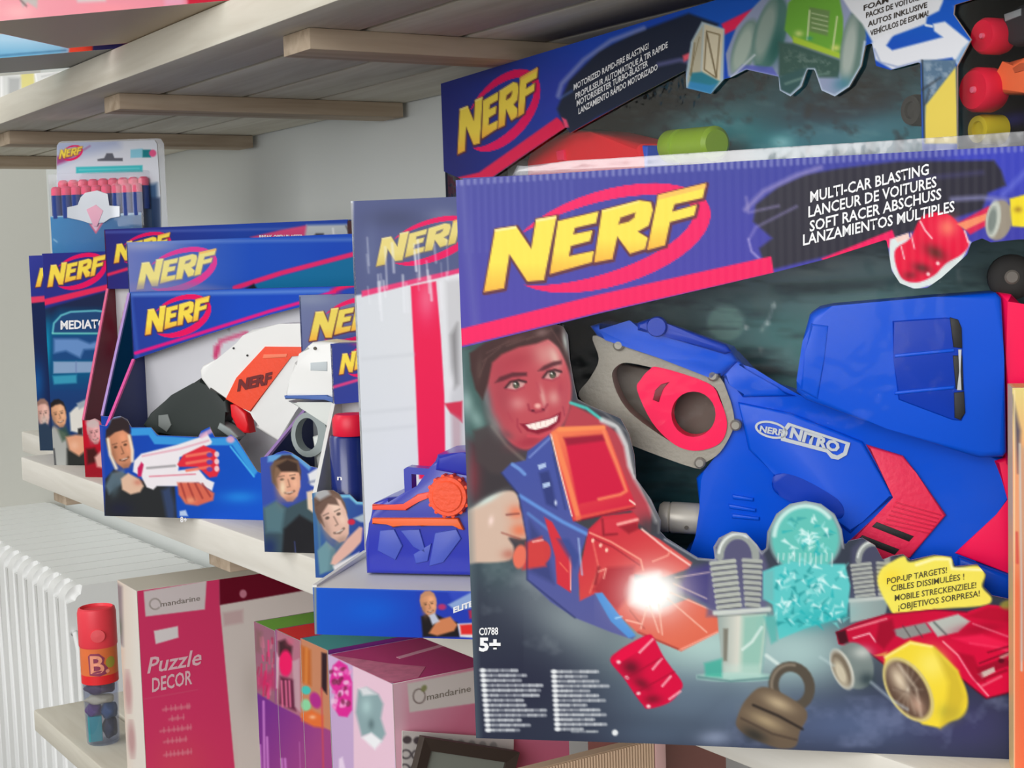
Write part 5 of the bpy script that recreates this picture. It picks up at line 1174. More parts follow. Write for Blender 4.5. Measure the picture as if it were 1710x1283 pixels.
for p in ([(634, 886), (658, 884), (672, 912), (660, 936), (630, 920)], [(668, 886), (700, 884), (712, 926), (690, 914)], [(726, 890), (762, 884), (770, 900), (740, 940), (716, 946)], [(690, 926), (720, 908), (714, 938), (694, 942)]):
    g_('facet', p, .0435, .047, DB2, .0008)
g_('stripe', [(621, 843), (674, 844), (696, 826), (726, 820), (726, 830), (699, 836), (678, 853), (621, 852)], .0425, .047, mat('coral_orange_plastic', (250, 90, 70), .4), .001)
g_('rail', [(621, 866), (764, 866), (774, 886), (764, 884), (756, 876), (716, 876), (704, 880), (694, 876), (672, 876), (656, 882), (646, 874), (621, 876)], .041, .047, mat('deep_orange_plastic', (242, 100, 36), .4), .001)
q = G4.loc([(750, 828), (750, 862)], .04)
rr = abs(q[1][1] - q[0][1]); CAPO = mat('orange_cap_plastic', (250, 88, 50), .5, 0, .4, .05, 300, .3)
cp = finish(turn(lathe_bm([(0, 0), (rr * .72, 0), (rr * .78, .001), (rr * .95, .001), (rr, .003), (rr, .016)], 24), (q[0][0], .034, q[0][1]), (q[0][0], .08, q[0][1])), 'cap', CAPO, G4.e, 40)
for k in range(14):
    a = 2 * math.pi * k / 14
    finish(turn(lathe_bm([(0, 0), (rr * .1, .0005), (rr * .1, .012)], 8), (q[0][0] + rr * .99 * math.cos(a), .036, q[0][1] + rr * .99 * math.sin(a)), (q[0][0] + rr * .99 * math.cos(a), .08, q[0][1] + rr * .99 * math.sin(a))), 'grip_rib', CAPO, cp)
finish(ring_bm(G4, [(674, 784), (680, 780), (728, 784), (728, 838), (676, 830)], [(687, 792), (716, 794), (716, 812), (688, 822)], .048, .06), 'handle', DB, G4.e, 30)
g_('top_block', [(729, 760), (770, 756), (800, 756), (800, 800), (726, 786)], .043, .08, DB, .003)

# D: blue box behind the white and orange one
Dq = np.array([215., 484.])
D_ = Pack((.508, 1.885, ZS), -51, 'blaster_box', 'blue box with teal window, header showing above the white and orange blaster box', 'toy box', 'blue toy boxes on the middle shelf')
# slide D so that the foot of its header meets the survey
nD = 1.600; Pd = EYE + ray(Dq[:1], Dq[1:])[0] * ((nD + .077 - EYE[:2] @ D_.n[:2]) / (ray(Dq[:1], Dq[1:])[0] @ D_.n)); Od = Pd - .077 * D_.n
D_.O = np.array([Od[0], Od[1], ZS]); D_.e.location = D_.O
dh = float(D_.loc([(212, 405)], .077)[0][1])
DW, DHD, DD = .33, .077, .098
open_pack(D_, DW, dh, DHD, DD, .10, dh - .065, DBLUE, LILAC)
panel(D_, 'back_panel', rect_pix(D_, .001, .001, DW - .001, dh - .001, DD - .001), DD - .001, 4, lambda c: (c.G((215, 600), (0, 150, 170), (240, 600), (0, 160, 180)), c.P([(390, 380), (640, 300), (640, 700), (390, 700)], (0, 112, 150), 20)), MATT)


def d_header(c):
    c.G((215, 440), (110, 122, 186), (420, 440), (24, 78, 190)); c.B(240, 410, 60, 10, 0, (150, 158, 196), .8); c.B(560, 420, 60, 30, 0, (14, 70, 190), .7); c.P([(420, 476), (600, 424), (640, 412), (640, 500), (420, 500)], (0, 110, 160), 2); c.L([(214, 405), (600, 400)], 5, (120, 150, 214), 3, .6); c.L([(392, 481), (470, 456), (600, 422), (640, 410)], 8, (232, 36, 110), 1.5); c.P([(410, 482), (424, 474), (430, 484)], (20, 20, 30), 2)  # pale reflection painted into the header's left part and its logo
    c.logo((228, 484), (237, 439), (361, 415), fill=(240, 226, 140), top=(246, 238, 190), low=(236, 214, 110), edge=(120, 116, 150), ring=(226, 60, 150)); c.P([(212, 474), (300, 470), (400, 486), (212, 490)], (130, 126, 180), 6, .6)


panel(D_, 'header_panel', [corner(D_, 0, dh, DHD), corner(D_, DW, dh, DHD), corner(D_, DW, dh - .07, DHD), corner(D_, 0, dh - .068, DHD)], DHD, 1.4, d_header, CARD)
panel(D_, 'front_panel', [corner(D_, 0, .10), corner(D_, DW, .09), corner(D_, DW, 0), corner(D_, 0, 0)], 0, 4, lambda c: c.G((170, 700), (30, 70, 170), (400, 760), (14, 84, 200)), CARD)

# C: box with maroon side, mostly hidden
C_ = Pack((.604, 2.027, ZS), -50, 'blaster_box', 'dark blue box with maroon slanting side board and white window, behind the row', 'toy box', 'blue toy boxes on the middle shelf')
CW, CH, CHD, CD = .37, .338, .079, .098
open_pack(C_, CW, CH, CHD, CD, .078, .255, MAROON, card('rose_edge_card', (226, 96, 140)))
panel(C_, 'back_panel', rect_pix(C_, .001, .001, CW - .001, CH - .001, CD - .001), CD - .001, 3, lambda c: (c.G((180, 500), (226, 226, 230), (230, 600), (214, 214, 220)), c.P([(214, 494), (222, 510), (224, 520), (216, 536), (218, 600), (213, 606), (204, 570), (201, 548)], (222, 16, 90), 1.5), c.P([(206, 548), (214, 552), (214, 574), (208, 570)], (236, 236, 238), 1.2), c.P([(218, 574), (228, 570), (230, 610), (216, 618)], (0, 160, 190), 2)), MATT)


def c_header(c):
    c.G((176, 430), (44, 40, 120), (400, 400), (26, 66, 170)); c.L([(176, 388), (590, 380)], 4, (90, 110, 190), 2, .6); c.logo((190, 440), (195, 408), (284, 388)); c.L([(180, 459), (210, 450), (300, 424)], 5, (232, 40, 90), 1.5)
    c.P([(418, 396), (470, 384), (512, 376), (516, 386), (505, 400), (430, 402)], (226, 70, 120), 2, .95); c.P([(512, 376), (600, 374), (600, 400), (508, 400)], (186, 192, 196), 3); c.P([(520, 398), (528, 390), (540, 390), (544, 400)], (50, 50, 56), 2); c.L([(556, 382), (558, 400)], 3, (236, 236, 238), 1.5, .8); c.L([(578, 378), (584, 390), (584, 400)], 3, (90, 92, 96), 1.5, .8)


ch = panel(C_, 'header_panel', [corner(C_, 0, CH, CHD), corner(C_, CW, CH, CHD), corner(C_, CW, CH - .09, CHD), corner(C_, 0, CH - .083, CHD)], CHD, 1.3, c_header, CARD)
text(C_, 'BREAK-OPEN BLASTER', (433, 399), (506, 398), 6, CHD - .0005, WHITEINK, ch, bold=.03)


def c_base(c):
    c.G((143, 740), (196, 14, 40), (160, 790), (150, 20, 36)); c.P([(144, 750), (158, 748), (170, 770), (146, 776)], (70, 24, 24), 3); c.P([(158, 764), (170, 752), (172, 782), (162, 780)], (226, 170, 160), 2.5); c.man(157, 722, 22, 40, -10, (226, 160, 160), (206, 172, 168)); c.E(155, 706, 12, 9, 0, (206, 186, 184), 2, .8)


panel(C_, 'front_panel', [corner(C_, 0, .078), (150, 702), (158, 699), (166, 703), (170, 710), corner(C_, CW, .075), corner(C_, CW, 0), corner(C_, .08, 0), corner(C_, 0, 0)], 0, 1.2, c_base, CARD)

# B and A: two slim boxes at the far left end
B2 = Pack((.608, 2.191, ZS), -49, 'dart_box', 'dark blue box with teal panel lettering and a pictured man at far left', 'toy box', 'blue toy boxes on the middle shelf')
BW, BH, BD = .27, .308, .095
carton(B2, BW, BH, BD, BLUECARD, DBLUE, DBLUE)


def b_front(c):
    c.G((70, 420), (44, 44, 130), (180, 470), (40, 50, 140)); c.P([(60, 520), (200, 480), (200, 800), (60, 800)], (26, 38, 74), 2); c.P([(76, 540), (100, 520), (200, 520), (200, 660), (80, 660)], (0, 92, 140), 10, .85); c.P([(70, 640), (200, 640), (200, 720), (70, 740)], (24, 62, 120), 14, .9); c.B(79, 580, 6, 46, 0, (0, 150, 190), .9)
    c.logo((79, 480), (85, 443), (177, 425)); c.P([(60, 503), (120, 489), (200, 470), (200, 479), (120, 499), (60, 514)], (232, 40, 90), 1.3); c.L([(70, 425), (78, 770)], 2, (70, 100, 180), 1.5, .5)
    c.P([(88, 556), (90, 540), (102, 527), (118, 521), (160, 519), (185, 522), (190, 556)], (30, 70, 120), 1.5); c.L([(88, 556), (90, 540), (102, 527), (118, 521), (160, 519), (185, 522)], 3, (110, 200, 210), 1.2, .9); c.L([(88, 557), (190, 557)], 3, (120, 210, 200), 1.2, .9)
    c.P([(88, 562), (180, 560), (180, 600), (88, 602)], (30, 70, 130), 2, .8); c.P([(90, 566), (130, 566), (150, 574), (174, 566), (176, 582), (140, 584), (134, 598), (110, 586), (90, 590)], (110, 150, 206), 3, .9); c.P([(89, 604), (165, 604), (165, 622), (89, 624)], (150, 172, 206), 1.5, .9); c.L([(127, 604), (127, 622)], 2, (110, 130, 180), 1, .8); c.P([(88, 628), (128, 626), (128, 640), (90, 642)], (60, 160, 190), 2, .9); c.P([(162, 564), (180, 564), (180, 590), (164, 590)], (190, 206, 190), 2, .7)
    c.P([(70, 705), (86, 712), (100, 722), (120, 730), (150, 745), (150, 790), (84, 790)], (70, 74, 72), 3); c.P([(80, 722), (90, 712), (110, 724), (116, 790), (92, 790)], (170, 172, 168), 2.5); c.P([(112, 750), (150, 755), (150, 790), (112, 790)], (44, 46, 44), 3); c.L([(90, 750), (93, 780)], 2.5, (40, 40, 44), 1.2, .8); c.P([(96, 718), (110, 712), (118, 730), (104, 738)], (60, 84, 66), 3, .8)
    c.man(98, 691, 26, 46, -12, (222, 164, 126), (34, 30, 32)); c.P([(116, 690), (126, 680), (150, 670), (160, 664), (160, 716), (140, 726), (118, 720)], (222, 220, 212), 2); c.P([(128, 674), (150, 664), (152, 674), (132, 684)], (160, 170, 180), 2); c.P([(130, 716), (138, 714), (138, 726), (130, 728)], (44, 44, 46), 1.5); c.P([(110, 730), (126, 726), (144, 728), (144, 752), (132, 762), (116, 752)], (224, 160, 126), 2.5); c.B(124, 744, 8, 8, 0, (236, 186, 156), .7)


bpn = panel(B2, 'front_panel', [corner(B2, 0, BH), corner(B2, BW, BH), corner(B2, BW, 0), corner(B2, 0, 0)], 0, 1.2, b_front, CARD)
text(B2, 'MEDIATOR', (101, 550), (190, 547), 14, -.0004, WHITEINK, bpn, bold=.03)
A_ = Pack((.643, 2.392, ZS), -49, 'dart_box', 'leftmost blue box, a narrow strip of it showing a pictured bearded man', 'toy box', 'blue toy boxes on the middle shelf')
AW, AH, AD = .22, .308, .095
carton(A_, AW, AH, AD, BLUECARD, DBLUE, DBLUE)


def a_front(c):
    c.G((46, 430), (54, 60, 150), (80, 470), (40, 50, 140)); c.P([(40, 500), (200, 480), (200, 800), (40, 800)], (20, 36, 80), 2); c.B(62, 640, 14, 40, 0, (16, 84, 150), .9); c.logo((59, 480), (67, 448), (158, 431)); c.P([(40, 497), (75, 494), (120, 484), (120, 494), (75, 504), (40, 508)], (232, 60, 100), 1.2); c.L([(47, 430), (62, 740)], 2, (100, 130, 190), 1.5, .6)
    c.man(72, 690, 22, 46, -6, (222, 170, 156), (150, 112, 100)); c.B(74, 704, 8, 12, 0, (206, 190, 180), .8); c.P([(60, 712), (76, 706), (90, 720), (90, 760), (64, 752)], (44, 62, 84), 2)


panel(A_, 'front_panel', [corner(A_, 0, AH), corner(A_, AW, AH), corner(A_, AW, 0), corner(A_, 0, 0)], 0, 1.2, a_front, CARD)

# ------------------------------------------------------------------ blister pack of darts on top
zB = ZS + BH + .0004
T_ = Pack((.657, 2.262, zB), -47, 'dart_pack', 'clear hanging pack of blue foam darts standing on the far left boxes', 'dart pack')
tk = .006
tl = lambda p: [tuple(x) for x in T_.loc(p, tk)]
cardp = [(87, 405), (93, 300), (94, 243), (97, 238), (102, 236), (262, 231), (268, 232), (273, 240), (277, 330), (281, 392)]
q = tl(cardp); zmin = 0.0
q = [(x, max(z, zmin)) for x, z in q]; q[0] = (q[0][0], 0.); q[-1] = (q[-1][0], 0.)
finish(poly_bm(q, tk + .0014, tk + .0018), 'clear_sheet', film_mat('clear_pack_film', .06, (.93, .95, .97), .1, .3, .3), T_.e)


def t_card(c):
    c.G((94, 240), (206, 212, 226), (260, 330), (226, 230, 236)); c.P([(90, 236), (200, 230), (200, 246), (140, 260), (92, 280)], (170, 182, 214), 8, .8); c.P([(94, 262), (140, 250), (150, 244), (110, 270), (94, 276)], (160, 40, 110), 3, .8); c.logo((98, 266), (101, 250), (138, 244))
    c.P([(163, 266), (174, 264), (178, 256), (188, 256), (191, 264), (205, 264), (205, 269), (163, 269)], (96, 98, 108), 1); c.P([(127, 279), (238, 276), (238, 287), (127, 290)], (60, 190, 196), 1.2); c.L([(132, 284), (232, 281)], 2, (130, 216, 220), 1, .7)
    c.P([(218, 250), (238, 248), (238, 263), (218, 264)], (140, 206, 226), 1.2); c.P([(238, 250), (252, 250), (252, 263), (238, 263)], (20, 130, 140), 1.2); c.E(255, 256, 6, 6, 0, (232, 90, 140), 1.2); c.P([(236, 310), (262, 306), (266, 400), (236, 400)], (66, 100, 140), 4); c.P([(252, 330), (268, 330), (270, 400), (256, 400)], (44, 62, 96), 3, .8)


tc_ = [(95, 300), (95, 244), (99, 239), (258, 234), (262, 240), (268, 330), (269, 400), (90, 404)]
tcp = T_.loc(tc_, tk); z_ = np.maximum(tcp[:, 1], .0005)
panel(T_, 'printed_card', [tuple(p) for p in T_.pix(np.stack([tcp[:, 0], z_], 1), tk)], tk, 1.2, t_card, MATT, thick=.0008)
zc = T_.loc([(160, 358)], -.02)[0][1]


def t_front(c):
    c.G((90, 362), (22, 130, 190), (200, 404), (20, 96, 150)); c.L([(84, 361), (240, 357)], 4, (190, 206, 220), 1.5, .9); c.P([(220, 360), (240, 358), (240, 410), (226, 410)], (30, 84, 130), 4, .7); c.P([(150, 374), (172, 372), (160, 390)], (230, 190, 206), 1.5); c.L([(150, 374), (160, 389), (171, 372)], 2, (232, 60, 100), 1.2, .9); c.L([(90, 400), (95, 404)], 3, (150, 190, 220), 1, .8)


fx = T_.loc([(84, 360), (236, 358)], -.02)
panel(T_, 'lower_panel', [tuple(p) for p in T_.pix([(fx[0][0], zc), (fx[1][0], zc), (fx[1][0], .0004), (fx[0][0], .0004)], -.02)], -.02, 1.2, t_front, MATT)
bm = box_bm((fx[0][0] - .001, -.0205, .0), (fx[1][0] + .004, .0055, zc + .062), .002)
finish(bm, 'blister', film_mat('blister_film', .03, (.97, .98, .99), .07, .1, .05), T_.e, 40)
bmg = [(112, 364), (112, 346), (130, 343), (134, 330), (142, 322), (162, 318), (180, 324), (182, 344), (200, 344), (200, 362), (184, 364), (174, 372), (150, 374), (136, 368)]
solid(T_, 'badge', bmg, -.0222, -.0206, mat('silver_print', (206, 210, 216), .35, .2), .0005)
solid(T_, 'badge_gem', [(144, 350), (160, 342), (172, 352), (162, 378), (156, 378)], -.0228, -.0221, mat('pink_print', (232, 170, 190), .4), .0003)
FOAM = mat('navy_foam', (26, 60, 140), .7); TIPP = mat('pink_dart_tip', (246, 92, 128), .5)
dr = (fx[1][0] - fx[0][0]) / 9 / 2 * .92
ORD = 'first second third fourth fifth sixth seventh eighth ninth'.split()
for row, (dy, zb) in enumerate(((-.0135, zc - .004), (.0, zc + .006))):
    for k in range(9):
        x = fx[0][0] + (fx[1][0] - fx[0][0]) * (k + .5) / 9 + row * .004
        base = T_.O + x * T_.r + dy * T_.n + np.array([0, 0, zb])
        if row == k == 0:
            D0 = empty('foam_dart', base, math.radians(-47), 'navy foam dart, first from left in the front row of the clear pack', 'foam dart', 'foam darts in the clear pack')
            b0 = finish(lathe_bm([(dr, 0), (dr, .034), (dr * .9, .0345)], 14), 'foam_body', FOAM, D0, 40); t0_ = finish(lathe_bm([(dr * .98, .034), (dr * 1.02, .036), (dr * .98, .044), (dr * .6, .047), (0, .0475)], 14), 'tip', TIPP, D0, 40)
        else:
            d_ = D0.copy(); COL.objects.link(d_); d_.location = base
            d_['label'] = 'navy foam dart, %s from left in the %s row of the clear pack' % (ORD[k], ('front', 'back')[row])
            for ch_ in (b0, t0_):
                c_ = ch_.copy(); COL.objects.link(c_); c_.parent = d_

# ------------------------------------------------------------------ orange box at the right edge
Kq = EYE + ray(np.array([1693.]), np.array([1300.]))[0] * ((ZS - EYE[2]) / ray(np.array([1693.]), np.array([1300.]))[0][2])
K_ = Pack((Kq[0], Kq[1], ZS), -46, 'toy_box', 'orange and cream box, a narrow strip at the right edge before the largest box', 'toy box')
kh = float(K_.loc([(1693, 648)])[0][1]); KW, KD = .14, .026
carton(K_, KW, kh, KD, card('orange_card', (240, 170, 100)), card('cream_card', (226, 196, 140)), card('red_orange_card', (226, 80, 50)))


def k_front(c):
    c.G((1700, 650), (226, 206, 130), (1700, 760), (232, 170, 120)); c.P([(1680, 770), (1800, 770), (1800, 1300), (1680, 1300)], (232, 150, 110), 40); c.P([(1680, 960), (1800, 960), (1800, 1400), (1680, 1400)], (226, 92, 56), 60)
    c.P([(1690, 660), (1697, 690), (1704, 720), (1700, 790), (1694, 700)], (60, 60, 90), 4, .85); c.L([(1703, 742), (1706, 1000), (1706, 1120)], 3, (206, 206, 200), 1.5, .9); c.L([(1698, 890), (1699, 940)], 4, (200, 60, 60), 2, .8); c.P([(1708, 750), (1800, 750), (1800, 1100), (1708, 1100)], (160, 150, 140), 8, .7); c.L([(1694, 652), (1693, 1300)], 2, (246, 226, 180), 1.2, .8)


panel(K_, 'front_panel', [corner(K_, 0, kh), corner(K_, KW, kh), corner(K_, KW, 0), corner(K_, 0, 0)], 0, 2, k_front, CARD, coarse=1716)

# ------------------------------------------------------------------ lowest shelf
Z3 = .6722
P_ = Pack((.61, 1.852, Z3), -2, 'puzzle_box', 'tall pink and white puzzle box on the lowest shelf beside the slim jar', 'puzzle box')
PW, PH, PD = .31, .2715, .086
carton(P_, PW, PH, PD, card('cream_lid_card', (222, 216, 202)), card('off_white_card', (224, 216, 206)), WHITECARD)


def p_front(c):
    c.G((230, 1100), (232, 222, 216), (480, 1100), (224, 214, 208)); c.P([(229, 960), (367, 940), (367, 1010), (392, 1283), (396, 1360), (231, 1360)], (228, 62, 112), 1.2); c.B(300, 1280, 60, 60, 0, (228, 80, 104), .7)
    c.P([(366, 940), (620, 900), (620, 962), (500, 988), (367, 1011)], (112, 14, 38), 1.2); c.E(406, 992, 6, 7, 0, (206, 130, 150), 1.2)
    c.P([(240, 988), (345, 970), (342, 1018), (243, 1030)], (226, 216, 216), 1.2); c.L(ell_pts(259, 1009, 9, 9, 0, 14, 40, 350).tolist(), 1.8, (140, 130, 120), 1, .8)
    c.P([(257, 1054), (297, 1046), (298, 1065), (260, 1076)], (238, 232, 232), 1.2); c.P([(372, 1024), (406, 1018), (406, 1040), (374, 1046)], (206, 170, 172), 3, .7)
    for y0, x0, x1 in ((1186, 273, 316), (1202, 283, 308), (1222, 268, 320), (1240, 274, 312), (1262, 274, 320)):
        r = random.Random(y0); x = x0
        while x < x1:
            e = min(x + r.uniform(3, 8), x1); c.L([(x, y0 - (x - x0) * .12), (e, y0 - 1 - (e - x0) * .12)], r.uniform(3, 6), (236, 130, 150), 1.5, .7); c.L([(e, y0 - 6 - (e - x0) * .12), (e, y0 + 3 - (e - x0) * .12)], 1.8, (238, 150, 165), 1, .7); x = e + 2
    c.L([(240, 1168), (330, 1152)], 1.2, (226, 110, 135), 1, .6); c.B(420, 1150, 20, 60, 0, (190, 178, 170), .4)


ppn = panel(P_, 'front_panel', [corner(P_, 0, PH), corner(P_, PW, PH), corner(P_, PW, 0), corner(P_, 0, 0)], 0, 1.5, p_front, MATT)
PALEP = mat('pale_pink_ink', (240, 196, 206), .5)
text(P_, 'Puzzle', (246, 1125), (335, 1110), 27, -.0004, PALEP, ppn, bold=.015, lean=.2)
text(P_, 'DECOR', (254, 1156), (321, 1142), 23, -.0004, PALEP, ppn, bold=.02)
text(P_, 'mandarine', (268, 1014), (334, 1003), 9, -.0004, mat('taupe_ink', (130, 122, 112), .5), ppn, bold=.0)
sp_ = Pack(P_.O + P_.n * PD, -92, on=P_)


def p_side(c):
    c.G((195, 1100), (226, 206, 190), (228, 1100), (230, 222, 212)); c.P([(190, 970), (204, 980), (206, 1080), (192, 1070)], (120, 100, 112), 3, .7); c.B(198, 1050, 6, 20, 0, (90, 110, 80), .7); c.E(214, 1155, 6, 34, -3, (196, 150, 150), 3, .9); c.E(220, 1235, 6, 30, -3, (190, 146, 146), 3, .9); c.P([(196, 1080), (206, 1085), (208, 1290), (198, 1290)], (226, 190, 170), 4, .8)


panel(sp_, 'side_print', [corner(sp_, 0, PH, -.0006), corner(sp_, PD, PH, -.0006), corner(sp_, PD, 0, -.0006), corner(sp_, 0, 0, -.0006)], -.0006, 1.4, p_side, MATT, thick=.0004)

# slim jar of beach toys
JX, JY = .637, 2.12
jar = empty('toy_jar', (JX, JY, Z3), 0, 'slim clear jar with coral red lid and orange label at the shelf end', 'jar')
JR = .0258
jar.scale = (1, 1, .92)
finish(lathe_bm([(0, 0), (JR * .84, 0), (JR * .9, .002), (JR * .98, .1), (JR, .102), (JR, .158), (JR * .94, .158), (JR * .92, .1), (JR * .84, .004), (0, .004)], 32), 'body', film_mat('jar_film', .05, (.86, .88, .95), .06, 0, .04), jar, 40)
finish(lathe_bm([(0, .155), (JR * 1.02, .155), (JR * 1.06, .158), (JR * 1.06, .208), (JR * 1.0, .215), (JR * .9, .2165), (JR * .86, .212), (0, .211)], 32), 'lid', mat('coral_red_lid', (244, 66, 80), .45, 0, .4), jar, 40)
lb = bmesh.new(); n_ = 40; rows = []
for z in (.098, .102, .112, .157):
    rows.append([lb.verts.new((JR * 1.015 * math.cos(a), JR * 1.015 * math.sin(a), z)) for a in [math.radians(130 + 260 * i / n_) for i in range(n_ + 1)]])
for a_, b_ in zip(rows, rows[1:]):
    for i in range(n_):
        f = lb.faces.new((a_[i], a_[i + 1], b_[i + 1], b_[i])); f.material_index = 1 if a_ is not rows[2] else 0
lbo = finish(lb, 'label', [mat('orange_label', (234, 120, 66), .45, 0, .3, .12, 40), mat('red_label_edge', (236, 40, 46), .45)], jar, 60)


def wrap(shape_pts, rad, m, name, t=.0006):
    """flat outline (metres, x across, z up) bent around the jar, facing the camera side"""
    bm = bmesh.new()
    bm.faces.new([bm.verts.new((x, 0, z)) for x, z in shape_pts]); bmesh.ops.triangulate(bm, faces=bm.faces[:])
    bmesh.ops.subdivide_edges(bm, edges=bm.edges[:], cuts=5, use_grid_fill=True); bmesh.ops.triangulate(bm, faces=bm.faces[:])
    for v in bm.verts:
        a = ang0 + v.co.x / rad; v.co = (rad * math.cos(a), rad * math.sin(a), v.co.z)
    return finish(bm, name, m, lbo)


ang0 = math.atan2(EYE[1] - JY, EYE[0] - JX)
wrap([(x * .001, .13 + y * .001) for x, y in [(-15, -16), (-16, 14), (-12, 18), (0, 18), (8, 10), (6, 2), (12, -6), (10, -15), (0, -18)]], JR * 1.03, mat('plum_print', (150, 60, 90), .5), 'emblem')
wrap([(x * .001, .132 + y * .001) for x, y in ell_pts(17, 0, 8, 9, 0, 16)], JR * 1.03, mat('olive_print', (170, 160, 60), .5), 'dot_print')


def wrap_text(s, cx, cz, h, rad, m):
    cu = bpy.data.curves.new('lettering', 'FONT'); cu.body = s; cu.size = h / .7; cu.offset = .0006; cu.align_x = 'CENTER'; cu.resolution_u = 3
    t = bpy.data.objects.new('lettering', cu); COL.objects.link(t); dg = bpy.context.evaluated_depsgraph_get(); dg.update()
    me = bpy.data.meshes.new_from_object(t.evaluated_get(dg)); bpy.data.objects.remove(t)
    for v in me.vertices:
        a = ang0 + (v.co.x + cx) / rad; v.co = (rad * math.cos(a), rad * math.sin(a), cz + v.co.y)
    me.materials.clear(); me.materials.append(m); return link('lettering', me, lbo)


wrap_text('B.', 0, .117, .028, JR * 1.05, mat('peach_ink', (246, 160, 130), .5))
finish(turn(lathe_bm([(0, 0), (.009, 0), (.010, .001), (.010, .003), (0, .004)], 18), (JR * 1.0 * math.cos(ang0), JR * 1.0 * math.sin(ang0), .176), (JR * 1.3 * math.cos(ang0), JR * 1.3 * math.sin(ang0), .176)), 'latch', mat('pink_red_latch', (250, 96, 104), .4), jar, 40)


def jar_toy(name, lab, dx, dz, s3, colr, kind):
    e = bmesh.new()
    if kind == 'block': box_bm((-s3[0], -s3[1], 0), (s3[0], s3[1], s3[2] * 2), .0015, 2, e)
    else:
        bmesh.ops.create_icosphere(e, subdivisions=3, radius=1)
        r = random.Random(len(lab))
        for v in e.verts:
            f = 1 + .12 * math.sin(5 * v.co.x + r.random()) * math.cos(4 * v.co.z)
            v.co = Vector((v.co.x * s3[0] * f, v.co.y * s3[1] * f, v.co.z * s3[2] * f + s3[2]))
    c_, s_ = math.cos(ang0 + math.pi / 2), math.sin(ang0 + math.pi / 2)
    o = finish(e, name, mat(name + '_' + kind + str(colr[0]), colr, .5), None, 40, (JX + dx * c_, JY + dx * s_, Z3 + dz * .92))
    o.rotation_euler = (0, 0, ang0 + math.pi / 2)
    return tag(o, lab, 'toy', 'little toys inside the slim jar')


jar_toy('toy_block', 'teal toy block at the bottom of the slim jar', -.0105, .0045, (.0098, .013, .0185), (10, 170, 172), 'block')
jar_toy('toy_stone', 'dark navy toy piece beside the teal block in the jar', .0105, .0045, (.0108, .015, .0165), (34, 44, 74), 'stone')
jar_toy('toy_stone', 'slate blue toy piece in the middle of the slim jar', .0105, .036, (.0122, .016, .0125), (40, 84, 130), 'stone')
jar_toy('toy_stone', 'violet toy piece on the teal block in the jar', -.011, .042, (.0118, .015, .0095), (104, 60, 130), 'stone')
jar_toy('toy_shell', 'cream shell toy near the top of the slim jar', -.001, .0605, (.0205, .012, .0075), (232, 220, 180), 'stone')
jar_toy('toy_stone', 'dark plum toy piece just under the jar label', .0, .0765, (.022, .016, .010), (70, 34, 88), 'stone')

# three craft boxes
CR = [(1.4485, 1.3955, 'green', (110, 170, 60), 'violet craft box with a green lid and pink strands, behind the red-lidded one'),
      (1.3945, 1.3345, 'red', (226, 40, 44), 'violet craft box with a red lid and a pictured pink dress'),
      (1.3335, 1.273, 'teal', (70, 160, 160), 'violet craft box with a teal lid and pictured sweets, beside the pale pink box')]


def cr_front(k):
    def f(c):
        c.G((430, 1180), (110, 36, 136), (540, 1240), (160, 66, 130)); c.P([(400, 1000), (460, 1000), (460, 1176), (400, 1140)], (150, 96, 116), 2); c.P([(461, 1000), (503, 1000), (503, 1198), (461, 1176)], (176, 110, 130), 2); c.P([(502, 1000), (560, 1000), (560, 1224), (502, 1198)], (196, 130, 96), 2)
        r = random.Random(3)
        for i in range(26):
            x = r.uniform(430, 458); y = r.uniform(1062, 1150); c.L([(x, y), (x + r.uniform(-3, 3), y + r.uniform(8, 26))], r.uniform(1.5, 4), r.choice([(206, 40, 96), (226, 60, 120), (170, 40, 80), (196, 110, 136)]), 1.2, .85)
        c.P([(427, 1050), (438, 1056), (434, 1090), (427, 1088)], (120, 90, 84), 4, .6); c.P([(428, 1130), (458, 1120), (460, 1150), (430, 1150)], (206, 20, 90), 6, .6)
        c.P([(465, 1072), (476, 1068), (488, 1080), (486, 1100), (466, 1096)], (60, 24, 34), 3); c.E(477, 1108, 11, 22, 0, (236, 10, 96), 2); c.P([(462, 1090), (466, 1100), (464, 1150), (461, 1150)], (220, 190, 206), 1.5, .8); c.P([(468, 1130), (492, 1136), (494, 1188), (466, 1176)], (96, 30, 60), 3)
        for x in (470, 477, 483): c.L([(x, 1138), (x + 2, 1180)], 3.5, (226, 110, 150), 1.5, .85)
        c.P([(488, 1105), (500, 1100), (502, 1190), (492, 1180)], (196, 160, 170), 2, .8); c.B(484, 1072, 8, 8, 0, (206, 90, 120), .7)
        c.P([(503, 1078), (519, 1086), (520, 1146), (504, 1140)], (190, 100, 40), 3); c.L([(512, 1084), (511, 1140)], 5, (216, 130, 60), 2, .8); c.P([(537, 1090), (546, 1092), (546, 1160), (537, 1150)], (44, 20, 30), 2); c.E(511, 1153, 8, 7, 20, (70, 190, 180), 1.5); c.E(511, 1178, 8, 10, -10, (140, 210, 160), 2); c.E(527, 1170, 9, 14, -20, (176, 40, 136), 2); c.P([(503, 1192), (520, 1186), (540, 1196), (540, 1216), (524, 1214), (504, 1204)], (226, 110, 50), 3); c.B(522, 1198, 6, 4, 0, (246, 190, 150), .8); c.L([(537, 1150), (540, 1290)], 3, (206, 70, 80), 1.5, .7)
        for x, y in ((440, 1172), (446, 1232), (434, 1245), (470, 1268), (476, 1268)): c.L([(x, y), (x + 2, 1300)], 4, (206, 130, 206), 1.5, .8)
        c.L([(500, 1240), (502, 1300)], 1.5, (206, 130, 190), 1.2, .5)
    return f


